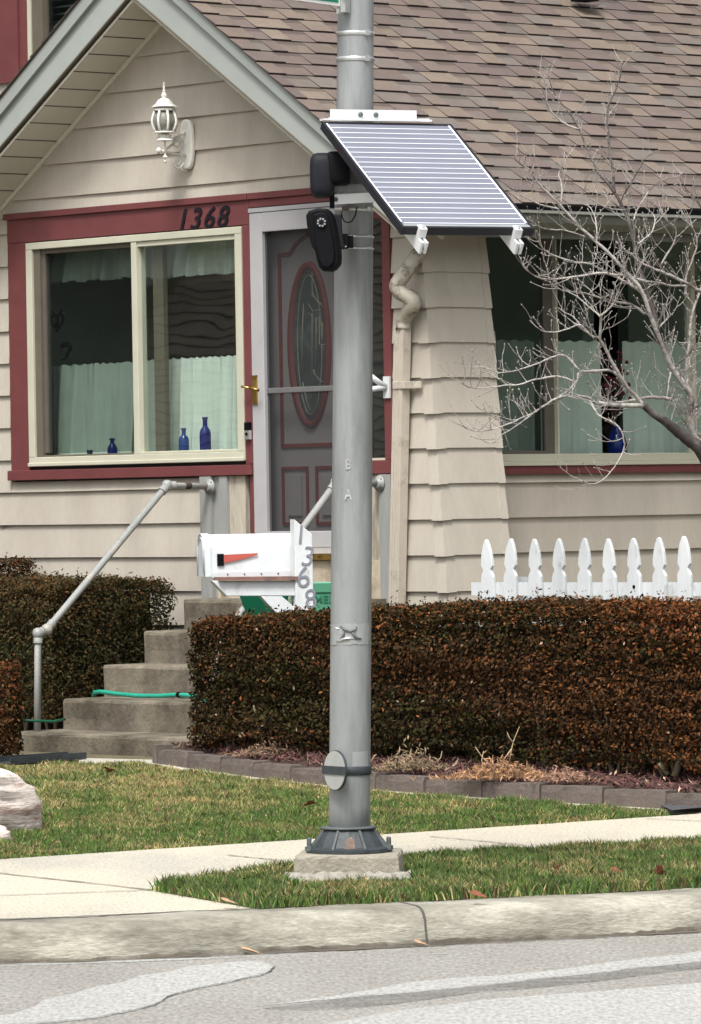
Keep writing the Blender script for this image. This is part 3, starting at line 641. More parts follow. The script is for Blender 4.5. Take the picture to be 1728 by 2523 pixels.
# house number, doorbell, flag bracket
p0, p1 = onG(436, 545, -.035), onG(566, 537, -.035)
zc = (onG(500, 540, -.035).z); cxn = (p0.x + p1.x) / 2
Mt = Matrix.Translation((cxn - .015, -.036, onG(502, 540, -.036).z)) @ Matrix.Rotation(pi / 2, 4, 'X')
text_mesh('house_number', '1368', .185, M_NUM, H, Mt, .004, .30, .0022, (p1.x - p0.x) / .445, 1.22)
b = MB(); q = onG(564 * 1.0854, 977 * 1.0854, -.04); b.box((q.x - .022, -.055, q.z - .055), (q.x + .022, -.0315, q.z + .0), M_STEEL); b.box((q.x - .022, -.056, q.z + .0005), (q.x + .022, -.0315, q.z + .05), M_BLACK)
b.lathe((q.x, -.055, q.z - .022), [(.010, 0), (.010, .004), (.005, .006)], M_BLACK, 12, axis=(0, -1, 0)); b.build('doorbell', H)
b = MB(); q = onG(955, 950, -.04); b.box((q.x - .035, -.045, q.z - .075), (q.x + .02, -.0315, q.z + .055), M_WHITE)
b.tube([(q.x - .01, -.045, q.z - .01), (q.x - .03, -.10, q.z + .03), (q.x - .05, -.16, q.z + .075)], [.018, .017, .018], M_WHITE, 12); b.tube([(q.x - .01, -.045, q.z - .01), (q.x - .04, -.12, q.z - .02), (q.x - .055, -.17, q.z - .035)], [.018, .017, .018], M_WHITE, 12)
b.build('flag_bracket', H)
# soffit under the rake + rake boards
b = MB(); BF = -.385
for side in (-1, 1):
    aE = AP + side * (2.44 if side > 0 else 2.6)
    n = 17
    for i in range(n):
        t0, t1 = i / n, (i + 1) / n; a0 = AP + (aE - AP) * t0; a1 = AP + (aE - AP) * t1
        st = .006   # each soffit plank a small step
        b.hexa([(a0, BF + .02, zsof(a0) - .0), (a1, BF + .02, zsof(a1) - 0), (a1, .02, zsof(a1)), (a0, .02, zsof(a0))],
               [(a0, BF + .02, zsof(a0) + .02), (a1, BF + .02, zsof(a1) + .02), (a1, .02, zsof(a1) + .02), (a0, .02, zsof(a0) + .02)], M_SOF)
        b.hexa([(a1 - side * .005, BF + .02, zsof(a1) - .003), (a1, BF + .02, zsof(a1) - .004), (a1, -.02, zsof(a1) - .004), (a1 - side * .005, -.02, zsof(a1) - .003)],
               [(a1 - side * .005, BF + .02, zsof(a1) + .008), (a1, BF + .02, zsof(a1) + .001), (a1, -.02, zsof(a1) + .001), (a1 - side * .005, -.02, zsof(a1) + .008)], M_SASH if i % 2 else M_TRACK)
    b.hexa([(AP, -.030, zsof(AP) - .035), (aE, -.030, zsof(aE) - .035), (aE, -.004, zsof(aE) - .035), (AP, -.004, zsof(AP) - .035)],
           [(AP, -.030, zsof(AP) - .002), (aE, -.030, zsof(aE) - .002), (aE, -.004, zsof(aE) - .002), (AP, -.004, zsof(AP) - .002)], M_SOF)
b.build('soffit', H)
for side in (-1, 1):
    b = MB(); aE = AP + side * (2.51 if side > 0 else 2.75); a0 = AP
    mid = lambda a: ztop(a) - .105
    b.hexa([(a0, BF - .0, zlow(a0)), (aE, BF - .0, zlow(aE)), (aE, BF + .022, zlow(aE)), (a0, BF + .022, zlow(a0))], [(a0, BF, mid(a0) - .001), (aE, BF, mid(aE) - .001), (aE, BF + .022, mid(aE) - .001), (a0, BF + .022, mid(a0) - .001)], M_RAKE)
    b.hexa([(a0, BF - .028, mid(a0)), (aE, BF - .028, mid(aE)), (aE, BF + .022, mid(aE)), (a0, BF + .022, mid(a0))], [(a0, BF - .036, ztop(a0) - .016), (aE, BF - .036, ztop(aE) - .016), (aE, BF + .022, ztop(aE) - .016), (a0, BF + .022, ztop(a0) - .016)], M_RAKE)
    b.hexa([(a0, BF - .010, zlow(a0) - .012), (aE, BF - .01, zlow(aE) - .012), (aE, BF + .022, zlow(aE) - .012), (a0, BF + .022, zlow(a0) - .012)], [(a0, BF - .01, zlow(a0) - .001), (aE, BF - .01, zlow(aE) - .001), (aE, BF + .022, zlow(aE) - .001), (a0, BF + .022, zlow(a0) - .001)], M_TRACK)
    if side > 0:  # boxed end of the eave
        b.hexa([(aE + .0005, BF, 3.285), (aE + .04, BF, 3.285), (aE + .04, BF + .025, 3.285), (aE + .0005, BF + .025, 3.285)], [(aE + .0005, BF, 3.40), (aE + .04, BF, 3.40), (aE + .04, BF + .025, 3.40), (aE + .0005, BF + .025, 3.40)], M_RAKE)
    o = b.build('rake_board', H)
# roof: deck + shingles
rf = MB(); aE = .69
for side, ae in ((1, aE), (-1, AP - 2.8)):
    BB = 9.5 if side > 0 else 1.5
    rf.hexa([(AP, BF - .01, ztop(AP) - .04), (ae, BF - .01, ztop(ae) - .04), (ae, BB, ztop(ae) - .04), (AP, BB, ztop(AP) - .04)],
            [(AP, BF - .045, ztop(AP) - .014), (ae, BF - .045, ztop(ae) - .014), (ae, BB, ztop(ae) - .014), (AP, BB, ztop(AP) - .014)], M_SASH)
ROOF = rf.build('roof', H)
TONES = [(.200, .150, .118), (.235, .180, .135), (.165, .118, .100), (.175, .150, .128), (.150, .105, .098), (.250, .195, .140), (.185, .165, .145), (.205, .150, .125), (.16, .115, .108)]
def shingles(side, ae, BB, slope=.67):
    s = MB(); k = 1 / sqrt(1 + slope * slope); nx, nz = side * slope * k, k; dx, dz = side * k, -slope * k     # down-slope unit
    Lr = abs(ae - AP) / k; ex = .148; nC = int(Lr / ex) + 1
    def P(dn, bb, h): 
        return (AP + dx * dn + nx * h, bb, PT + dz * dn + nz * h - .012)
    for c in range(nC):
        dn1 = Lr - c * ex + .006; dn0 = max(dn1 - ex - .03, 0)
        if dn1 <= 0: continue
        bb = BF - .055 - random.uniform(0, .05); thick = True
        while bb < BB:
            wd = random.uniform(.11, .30) if thick else random.uniform(.10, .26)
            b1 = min(bb + wd, BB); t = random.choice(TONES); j = random.uniform(.88, 1.12) * .70; mn = (.188, .152, .136); t = tuple((x * .58 + q_ * .42) * j for x, q_ in zip(t, mn))
            h1 = .017 if thick else .010; h0 = .002; dz_ = dn1 + random.uniform(-.004, .003)
            sl = .0
            if bb < BF - .05: bb = BF - .05
            # tab: top face, front edge, two sides
            v = [P(dn0, bb, h0), P(dn0, b1, h0), P(dz_, b1, h1), P(dz_, bb, h1), P(dz_, b1, 0), P(dz_, bb, 0), P(dn0, b1, 0), P(dn0, bb, 0)]
            if not thick:   # darker printed band under the course above
                dm = dn0 + .03 + ex * .30
                hm = h0 + (h1 - h0) * (dm - dn0) / (dz_ - dn0)
                s.add([v[0], v[1], P(dm, b1, hm), P(dm, bb, hm)], [(0, 1, 2, 3) if side < 0 else (3, 2, 1, 0)], M_SHIN, tuple(x * .62 for x in t))
                s.add([P(dm, bb, hm), P(dm, b1, hm), v[2], v[3]], [(0, 1, 2, 3) if side < 0 else (3, 2, 1, 0)], M_SHIN, t)
            else: s.add(v[:4], [(0, 1, 2, 3) if side < 0 else (3, 2, 1, 0)], M_SHIN, t)
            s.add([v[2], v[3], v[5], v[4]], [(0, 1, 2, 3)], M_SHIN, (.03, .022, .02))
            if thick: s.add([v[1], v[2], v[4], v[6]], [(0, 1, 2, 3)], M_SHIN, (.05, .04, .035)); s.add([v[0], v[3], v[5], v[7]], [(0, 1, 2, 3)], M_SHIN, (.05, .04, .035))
            bb = b1; thick = not thick
    return s.build('shingles', ROOF, tone=True)
shingles(1, aE, 9.4); shingles(-1, AP - 2.8, 1.45)
# ridge vent hardly entering the picture
b = MB(); b.box((-1.50, 3.02, 4.985), (-1.38, 3.16, 5.12), M_BLACK); b.box((-1.47, 3.165, 4.945), (-1.33, 3.185, 4.965), M_STEEL); b.build('roof_vent', ROOF)
# gutter, fascia, eave soffit
M_SOF2 = mat('gutter_lip', (.24, .25, .225), .45, .1, 4); b = MB(); g0, g1 = BF + .40, 9.3
gp_ = [(.66, 3.32), (.72, 3.318), (.765, 3.355), (.775, 3.39), (.768, 3.405), (.785, 3.415), (.785, 3.428), (.770, 3.428), (.760, 3.41), (.67, 3.41)]
b.prism([(x, -.355, z) for x, z in gp_], (0, g1 + .355, 0), M_GUT); 
b.box((.765, -.355, 3.41), (.793, g1, 3.424), M_SOF2)
b.build('gutter', H)
b = MB(); b.box((.62, -.36, 3.27), (.658, g1, 3.40), M_GUT); b.box((.66, 0.02, 3.425), (.70, g1, 3.462), M_BLACK); b.build('fascia', H)  # black strip stands in for the shade between shingles and gutter
b = MB(); b.hexa([(0, .01, 3.40), (.62, .01, 3.275), (.62, g1, 3.275), (0, g1, 3.40)], [(0, .01, 3.42), (.62, .01, 3.29), (.62, g1, 3.29), (0, g1, 3.42)], M_SASH); b.build('eave_soffit', H)
# downspout
def dsp(x, y, b_): v = onG(880 + x / 3.79, 500 + y / 3.79, b_); return (v.x, v.y, v.z)
b = MB(); 
q0 = onG(955 - 0, 820, -.07)
L0 = onG(880 + 355 / 3.79, 500 + 1150 / 3.79, -.07); L1 = onG(880 + 500 / 3.79, 500 + 1150 / 3.79, -.07)
c0 = (L0.x + L1.x) / 2; K0 = onG(880 + 285 / 3.79, 1000 + 1870 / 3.79, -.07); K1 = onG(880 + 428 / 3.79, 1000 + 1870 / 3.79, -.07); c1 = (K0.x + K1.x) / 2
hw = .042; hd = .030
b.hexa([(c1 - hw, -.105, .75), (c1 + hw, -.105, .75), (c1 + hw, -.04, .75), (c1 - hw, -.04, .75)], [(c0 - hw, -.105, L0.z), (c0 + hw, -.105, L0.z), (c0 + hw, -.04, L0.z), (c0 - hw, -.04, L0.z)], M_DOWN)
for o_ in (-.022, 0, .022):
    b.hexa([(c1 + o_ - .005, -.109, .75), (c1 + o_ + .005, -.109, .75), (c1 + o_ + .005, -.1055, .75), (c1 + o_ - .005, -.1055, .75)], [(c0 + o_ - .005, -.109, L0.z), (c0 + o_ + .005, -.109, L0.z), (c0 + o_ + .005, -.1055, L0.z), (c0 + o_ - .005, -.1055, L0.z)], M_DOWN)
bz = onG(880 + 420 / 3.79, 500 + 1700 / 3.79, -.1).z; b.box((c0 - .055, -.113, bz - .022), (c0 + .052, -.035, bz + .022), M_DOWN); b.box((c0 + .0525, -.045, bz - .020), (c0 + .115, -.030, bz + .020), M_DOWN)
DS = b.build('downspout', H, bevel=.006)
b = MB()
pts = [dsp(428, 1180, -.075), dsp(440, 1080, -.075), dsp(520, 960, -.10), dsp(520, 905, -.11), dsp(400, 830, -.15), dsp(370, 770, -.16), dsp(420, 690, -.14), dsp(560, 500, -.05), dsp(600, 430, .02), dsp(605, 330, .06), dsp(600, 240, .08)]
# flattened rectangular elbow: sweep an oval
P_ = [Vector(p) for p in pts]; sm = []
for i in range(len(P_) - 1):
    for t in (0, .33, .66):
        p0_, p1_, p2_, p3_ = P_[max(i - 1, 0)], P_[i], P_[i + 1], P_[min(i + 2, len(P_) - 1)]
        sm.append(.5 * ((2 * p1_) + (-p0_ + p2_) * t + (2 * p0_ - 5 * p1_ + 4 * p2_ - p3_) * t * t + (-p0_ + 3 * p1_ - 3 * p2_ + p3_) * t ** 3))
sm.append(P_[-1]); b.tube(sm, [.046 + .002 * (1 if i % 6 == 0 else 0) for i in range(len(sm))], M_ELB, 10); b.build('elbow', DS)
# lantern
def lan(x, y, b_): return onG(360 + x / 9.685, 190 + y / 9.685, b_)
LB = -.24
b = MB(); top_ = lan(440, 120, LB); zz_ = lambda y: lan(440, y, LB).z; cxl = lan(440, 1000, LB).x
px = 1 / 9.685 / 12900 * 32.4       # metres per zoomed pixel
LN = None
cap = [(330, 715), (310, 705), (215, 640), (165, 560), (120, 520), (60, 500), (75, 440), (50, 380), (30, 335), (52, 330), (28, 315), (28, 240), (22, 180), (26, 130), (5, 118)]
b.lathe((cxl, LB, 0), [(r * px, zz_(y)) for r, y in cap], M_LANT, 8, smooth=False); 
b.lathe((cxl, LB, 0), [(275 * px, zz_(815)), (300 * px, zz_(790)), (250 * px, zz_(745))], M_LANT, 8, smooth=False)
b.lathe((cxl, LB, 0), [(200 * px, zz_(1345)), (290 * px, zz_(1330)), (280 * px, zz_(1300)), (180 * px, zz_(1295))], M_LANT, 8, smooth=False)
b.lathe((cxl, LB, 0), [(60 * px, zz_(1540)), (235 * px, zz_(1515)), (215 * px, zz_(1490)), (150 * px, zz_(1450)), (165 * px, zz_(1390)), (70 * px, zz_(1345))], M_LANT, 8, smooth=False)
b.lathe((cxl, LB, 0), [(5 * px, zz_(2065)), (35 * px, zz_(2035)), (38 * px, zz_(1995)), (18 * px, zz_(1970)), (22 * px, zz_(1945)), (75 * px, zz_(1920)), (60 * px, zz_(1895)), (28 * px, zz_(1860)), (22 * px, zz_(1780)), (45 * px, zz_(1740)), (40 * px, zz_(1690)), (18 * px, zz_(1660)), (20 * px, zz_(1545))], M_LANT, 12)
gp2 = [(0, .0), (.25, .32), (.5, .42), (.75, .35), (1, .12)]
for k in range(8):     # ribs bowed like a barrel
    an = pi / 8 + k * pi / 4; pts = []
    for i in range(9):
        t = i / 8; r = (235 + 75 * sin(pi * min(1, t * 1.05)) + 10 * (t)) * px; pts.append((cxl + r * cos(an), LB + r * sin(an), zz_(1300 - 490 * t)))
    b.tube(pts, .0085, M_LANT, 6)
LN = b.build('lantern', H)
g_ = MB(); g_.lathe((cxl, LB, 0), [((225 + 72 * sin(pi * min(1, t * 1.05)) + 10 * t) * px, zz_(1300 - 490 * t)) for t in [i / 8 for i in range(9)]], M_LGLASS, 8, smooth=True, ref=(cos(pi / 8), sin(pi / 8), 0)); g_.build('lamp_glass', LN)
b = MB(); pT, pB = onG(360 + 975 / 9.685, 190 + 1010 / 9.685, -.03), onG(360 + 920 / 9.685, 190 + 2215 / 9.685, -.03); cxp = (pT.x + pB.x) / 2 + .02
hz = (pT.z - pB.z) / 2; cz = (pT.z + pB.z) / 2; pl = []
for i in range(28):
    an = 2 * pi * i / 28; ca, sa = cos(an), sin(an); pl.append((cxp + .062 * (abs(ca) ** .7) * (1 if ca > 0 else -1), -.020, cz + hz * (abs(sa) ** .8) * (1 if sa > 0 else -1)))
b.prism(pl, (0, -.030, 0), M_LANT); b.build('backplate', LN, bevel=.008)
b = MB(); za = zz_(1780)
b.tube([(cxp, -.05, za - .015), (cxp - .0, -.12, za - .010), (cxl, LB, za), (cxl, LB - .045, za + .005)], .009, M_LANT, 8); b.lathe((cxl, LB - .05, za + .005), [(.004, -.02), (.017, -.008), (.018, .008), (.004, .02)], M_LANT, 10)
for sgn in (1, -1):
    sp = []
    for i in range(26):
        t = i / 25 * 2.6 * pi; r = .045 * (1 - i / 32); sp.append((cxp, -.115 + r * cos(t) * 1.0, za + sgn * (.06 + r * sin(t))))
    b.tube(sp, .0075, M_LANT, 6)
b.tube([(cxp, -.05, za + .13), (cxp, -.09, za + .11), (cxp, -.15, za + .05), (cxl, LB + .02, za + .02)], .008, M_LANT, 6); b.tube([(cxp, -.05, za - .12), (cxp, -.09, za - .10), (cxp, -.13, za - .03)], .008, M_LANT, 6)
b.build('scroll_arm', LN)
# upper storey behind the left roof slope
b = MB(); UB = 1.5
zs0 = onG(100, 196, UB).z; ar = onG(62, 80, UB - .03).x; 
for i in range(10): z0 = 3.2 + i * .15; b.hexa([(-8, UB - .015, z0), (-2.2, UB - .015, z0), (-2.2, UB + .1, z0), (-8, UB + .1, z0)], [(-8, UB, z0 + .152), (-2.2, UB, z0 + .152), (-2.2, UB + .1, z0 + .152), (-8, UB + .1, z0 + .152)], M_UPW)
b.box((-8, UB + .05, 4.7), (-7.4, UB + .1, 6.9), M_UPW); b.box((-4.3, UB, 4.702), (-2.2, UB + .1, 6.9), M_UPW); b.box((-7.4, UB, 6.2), (-4.3, UB + .1, 6.9), M_UPW)
b.box((-7.4, UB + .5, 4.7), (-4.3, UB + .55, 6.2), M_ROOMD)
b.build('upper_wall', H)
b = MB(); b.prism([(-8.6, .9, 6.75), (-5, .9, 8.9), (-1.4, .9, 6.75)], (0, 7, 0), M_SHIN); b.build('upper_roof', H, tone=True)
b = MB(); b.box((-8, UB - .045, zs0 - .0), (-5.30, UB - .001, zs0 + .068), M_RED); b.box((ar - .30, UB - .03, zs0 + .0685), (ar - .085, UB + .02, 6.1), M_RED)
b.box((ar - .0845, UB - .012, zs0 + .0685), (ar, UB + .03, 6.1), M_RED); b.build('upper_trim', H)
b = MB(); b.box((ar + .0005, UB - .01, zs0 + .0685), (ar + .04, UB + .06, 6.1), M_CREAM); b.box((ar + .0405, UB + .0, zs0 + .0685), (ar + .16, UB + .06, 6.1), M_TRACK); b.box((-7.2, UB, zs0 + .0685), (ar - .305, UB + .04, zs0 + .11), M_CREAM)
UW = b.build('upper_window', H)
b = MB()
for i in range(26): z0 = zs0 + .12 + i * .05; b.obox((-5.5, UB + .22, z0), (1, 0, 0), (0, 1, .5), (0, -.5, 1), (1.8, .022, .0015), M_BLIND)
b.build('blind', UW)
b = MB(); b.add([(-7.4, UB + .045, zs0 + .07), (-4.3, UB + .045, zs0 + .07), (-4.3, UB + .045, 6.2), (-7.4, UB + .045, 6.2)], [(0, 1, 2, 3)], G_PLAIN); b.build('pane', UW)

# ------------------------------------------------------------------ curtains and sill ornaments (house-local frame, own empties not needed)
def to_world(o):
    o.location = (OX, OY, 0); o.rotation_euler = (0, 0, -T1); return o
def curtain(name, axis, fix, s0, s1, ztop_, zbot, label, group=None, folds=9, amp=.036, ruffle=False, m=M_CURT, seed=0, thr=0):
    r = random.Random(seed); b = MB(); n = 110; rows = 14; vs = []
    ph = [r.uniform(0, 6) for _ in range(4)]
    for j in range(rows + 1):
        t = j / rows; z = ztop_ + (zbot - ztop_) * t
        for i in range(n + 1):
            u_ = i / n; s = s0 + (s1 - s0) * u_; L_ = abs(s1 - s0)
            w_ = sin(2 * pi * folds * .62 * u_ + ph[0] + 1.9 * sin(2 * pi * folds * .23 * u_ + ph[1])) * 1.3 + .45 * sin(2 * pi * folds * 1.9 * u_ + ph[2] + 1.5 * t + 1.2 * sin(2 * pi * folds * .4 * u_)) + .2 * sin(2 * pi * folds * 4.1 * u_ + ph[3])
            d = amp * w_ * (.35 + .65 * t) ; zz2 = z
            if j == rows: zz2 += .008 * sin(2 * pi * folds * u_ * .8 + ph[3]) * (.9 if ruffle else .4)
            if j == 0: zz2 += .005 * sin(2 * pi * folds * u_ * 2.3)
            vs.append((s, fix + d, zz2) if axis == 'a' else (fix + d, s, zz2))
    b.add(vs, [(j * (n + 1) + i, j * (n + 1) + i + 1, (j + 1) * (n + 1) + i + 1, (j + 1) * (n + 1) + i) for j in range(rows) for i in range(n)], m, smooth=True)
    # hem and rod pocket seams
    o = to_world(b.build(name)); return tag(o, label, 'curtain', group)
CB = .21
def c3(x, y): return onG(x / 2.211, 480 + y / 2.211, CB)
curtain('curtain_valance', 'a', CB, c3(258, 400).x, c3(735, 400).x, 3.42, c3(480, 468).z, 'short ruffled pale green valance across the top of the left pane, behind the insect screen', folds=8, ruffle=True, seed=1)
curtain('curtain_valance', 'a', CB, c3(796, 400).x, c3(1300, 400).x, 3.42, c3(1000, 443).z, 'short ruffled pale green valance across the top of the clear right pane', folds=9, ruffle=True, seed=2)
curtain('cafe_curtain', 'a', CB + .01, c3(262, 1100).x, c3(745, 1100).x, c3(480, 922).z, 1.99, 'half height pale green cafe curtain in the screened left half of the front window', folds=7, seed=3, amp=.044)
curtain('cafe_curtain', 'a', CB + .01, c3(760, 1100).x, c3(1310, 1100).x, c3(1000, 890).z, 1.99, 'half height pale green cafe curtain behind the tall cobalt bottle', folds=9, seed=4, amp=.044)
def r2(x, y): return onR(1100 + x / 2.535, 600 + y / 2.535, AW - .22)
zt = r2(900, 612).z
curtain('cafe_curtain', 'b', AW - .2, PD + .1, YM1 + .02, zt, 1.95, 'half height green cafe curtain behind the screened pane beside the flared pier', folds=3, seed=5, amp=.012)
curtain('cafe_curtain', 'b', AW - .2, YM1 + .06, r2(945, 900).y, zt, 1.95, 'narrow flat green cafe curtain left of the dark gap in the side window', folds=2, seed=6, amp=.008)
curtain('cafe_curtain', 'b', AW - .2, r2(1090, 900).y, YM2 + .9, zt, 1.95, 'wide flat green cafe curtain right of the dark gap, behind the bare branches', folds=5, seed=7, amp=.010)
def bottle(name, x, ybot, ytop, wpx, prof, m, label, cat='bottle', group=None):
    p = onG(x / 2.211, 480 + ybot / 2.211, .105); q = onG(x / 2.211, 480 + ytop / 2.211, .105); hgt = q.z - p.z; r = wpx / 2.211 / 12900 * 32.5 / 2
    b = MB(); P = WW(p.x, .105, 0); b.lathe((0, 0, 0), [(r * a_, hgt * z_) for a_, z_ in prof], m, 20); o = b.build(name); o.location = (P.x, P.y, 2.0275 + max(0, p.z - 2.03) * 0); 
    o.scale = (1, 1, (q.z - 2.0275) / hgt); return tag(o, label, cat, group)
BT = [(.9, 0), (1, .03), (1, .55), (.9, .64), (.42, .74), (.40, .93), (.5, .94), (.5, 1.0), (.3, 1.0)]
bottle('bottle', 1120, 1405, 1210, 64, BT, M_BLUE, 'tall cobalt blue bottle, rightmost on the front window sill')
bottle('bottle', 1003, 1407, 1270, 58, [(.95, 0), (1, .04), (1, .52), (.85, .65), (.4, .74), (.38, .9), (.5, .92), (.48, 1), (.3, 1)], M_TEAL, 'medium blue bottle left of the tallest cobalt one on the sill')
bottle('cup', 897, 1409, 1362, 42, [(.8, 0), (.95, .1), (1, 1), (.85, 1), (.8, .2), (.1, .15)], M_TEAL, 'small blue glass cup left of the two bottles in the right pane', 'cup')
bottle('bottle', 613, 1412, 1326, 58, [(.9, 0), (1, .08), (.98, .45), (.7, .62), (.4, .72), (.42, .9), (.6, .93), (.55, 1), (.3, 1)], M_BLUE, 'squat blue bottle behind the insect screen of the left pane')
bottle('cup', 490, 1414, 1390, 36, [(.7, 0), (.8, .2), (1, 1), (.85, 1), (.7, .3), (.1, .2)], M_DUSK, 'tiny dark cup at the left of the window sill', 'cup')
b = MB(); p = c3(318, 690); 
hp = []
for i in range(30): t = 2 * pi * i / 30; hp.append((p.x + .0042 * 16 * sin(t) ** 3 * .95, .20, p.z + .0042 * (13 * cos(t) - 5 * cos(2 * t) - 2 * cos(3 * t) - cos(4 * t)) * .85))
b.tube(hp + [hp[0]], .010, M_BLACK, 6); b.tube([(p.x, .2, p.z + .03), (p.x, .2, p.z - .04)], .012, M_BLACK, 6); b.tube([(p.x - .05, .2, p.z + .065), (p.x, .2, p.z + .03), (p.x + .05, .2, p.z + .065)], .007, M_BLACK, 6)
tag(to_world(b.build('heart_ornament')), 'dark wire heart ornament hanging inside the left pane of the front window', 'ornament')
b = MB(); p = c3(365, 840); hp = []
for i in range(16): t = -.6 + 3.4 * i / 15; hp.append((p.x + .045 * cos(t), .2, p.z + .03 * sin(t)))
b.tube(hp, [.012 + .008 * sin(pi * i / 15) for i in range(16)], M_BLACK, 6); b.tube([(p.x + .03, .2, p.z - .02), (p.x, .2, p.z - .06), (p.x - .05, .2, p.z - .07)], [.012, .008, .004], M_BLACK, 6)
tag(to_world(b.build('curled_ornament')), 'dark curled ornament just below the heart in the left pane', 'ornament')
# things in the gap of the side window
b = MB(); gy = r2(1030, 1200).y; b.lathe((0, 0, 0), [(.045, 0), (.062, .03), (.066, .09), (.04, .16), (.026, .18), (.028, .20)], M_BLUE, 18); o = b.build('vase'); P = WW(AW - .20, r2(1050, 1200).y, 1.96); o.location = P
tag(o, 'dark blue vase in the gap of the side window behind the branches', 'vase')
b = MB(); 
M_FLW = mat('dried_red_flowers', (.16, .012, .03), .8, .3, 30)
for i in range(60):
    p = Vector((random.gauss(0, .045), random.gauss(0, .045), .28 + random.uniform(0, .38))); b.lathe(p, [(.002, -.01), (.013, 0), (.010, .012), (.002, .018)], M_FLW, 6)
    if i % 4 == 0: b.tube([(0, 0, .2), p * .6 + Vector((0, 0, .08)), p], .002, M_STEM, 4)
o = b.build('dried_flowers'); o.location = WW(AW - .20, r2(1035, 1200).y, 1.96)
tag(o, 'dark red dried flowers standing in the blue vase of the side window', 'flowers')

# ================================================================== STEPS, RAILS
st = MB(); AS = -1.60
def slab(bm, a0, a1, b0, b1, z0, z1):
    # rounded nosing and slightly uneven edges
    n = 12; r = .022; prof = [(b0, z0), (b0 + .004, z0 + (z1 - z0) * .5), (b0, z1 - r), (b0 + r * .3, z1 - r * .3), (b0 + r, z1), (b1, z1), (b1, z0)]
    vs = []
    for i in range(n + 1):
        a = a0 + (a1 - a0) * i / n
        for k, (bb, z) in enumerate(prof): vs.append((a, bb + (random.uniform(-.004, .004) if k < 5 else 0), z + (random.uniform(-.003, .003) if 0 < k < 5 else 0)))
    m = len(prof); bm.add(vs, [(i * m + k, (i + 1) * m + k, (i + 1) * m + (k + 1) % m, i * m + (k + 1) % m) for i in range(n) for k in range(m)] + [tuple(range(m)), tuple(range(n * m, n * m + m))[::-1]], M_CONC)
b = MB()
for (a0, b0, b1, z0, z1) in ((AS - .012, -.28, -.047, .9, 1.127), (AS - .01, -.60, -.05, .70, .937), (AS - .014, -.92, -.05, .50, .743), (AS, -1.25, -.05, .30, .547), (AS - .03, -1.60, -.05, .10, .360)):
    slab(b, a0, .02, b0, b1, z0, z1)
o = to_world(b.build('concrete_steps')); tag(o, 'worn five tread concrete front steps climbing between the hedges to the door', 'steps')
def rail(name, pts, flange, label, post=True):
    o = empty(name, label, 'handrail', (OX, OY, 0), -T1)
    b = MB(); b.tube(pts, .0215, M_PIPE, 14); b.build('pipe', o)
    for p in pts[1:-1]:
      b = MB(); b.lathe(Vector(p) + Vector((0, 0, 0)), [(.012, -.034), (.030, -.022), (.034, 0), (.030, .022), (.012, .034)], M_PIPE, 14)
      i = pts.index(p); p = Vector(p)
      for q in (pts[i - 1], pts[i + 1]):
          d = (Vector(q) - p).normalized(); ln = min(.055, (Vector(q) - p).length * .4); b.tube([p, p + d * ln, p + d * (ln + .005)], [.0275, .0275, .029], M_PIPE, 14)
      b.build('elbow', o)
    b = MB(); f = Vector(flange); b.lathe(f, [(.048, 0), (.048, .008), (.030, .012), (.028, .035)], M_PIPE, 20, axis=(0, -1, 0))
    for k in range(4): an = pi / 4 + k * pi / 2; b.lathe(f + Vector((.036 * cos(an), -.008, .036 * sin(an))), [(.006, 0), (.005, .004)], M_RUST, 8, axis=(0, -1, 0))
    b.build('flange', o)
    return o
rp1 = onG(418, 1198, -.38); rp2 = onG(84, 1560, -1.52); rp3 = onG(77, 1790, -1.50)
AR = -1.60
r1 = rail('pipe_handrail', [(AR, -.055, 1.822), (AR - .005, -.40, 1.832), (rp2.x, -1.42, .972), (rp2.x, -1.49, .950), (rp2.x - .0, -1.51, .28)], (AR, -.0605, 1.822), 'painted pipe handrail left of the concrete steps, rust spots on its slope')
b = MB()   # rust / chipped spots
for t, s in ((.31, .022), (.34, .012), (.40, .012)):
    p = Vector((AR - .005, -.40, 1.832)).lerp(Vector((rp2.x, -1.42, .972)), t); d = (Vector((rp2.x, -1.42, .972)) - Vector((AR, -.4, 1.832))).normalized(); b.tube([p - d * s, p - d * s * .3, p + d * s], [.012, .0222, .014], M_RUST, 10)
b.build('rust_spot', r1); b = MB(); b.tube([(AR, -.20, 1.8265), (AR, -.23, 1.8275), (AR, -.265, 1.8285)], [.015, .0222, .019], M_RUST, 10); b.build('rust_spot', r1)
AR2 = -.02
q1 = onG(749, 1297, -.75); q2 = onG(608, 1486, -1.2)
p_top = Vector((AR2, -.40, 1.82)); dirr = (q2 - q1)
r2o = rail('pipe_handrail', [(AR2, -.055, 1.818), (AR2, -.40, 1.825), (AR2, -1.25, .98), (AR2, -1.33, .93), (AR2, -1.36, .30)], (AR2, -.0525, 1.818), 'painted pipe handrail right of the steps, passing behind the mailbox and steel pole')

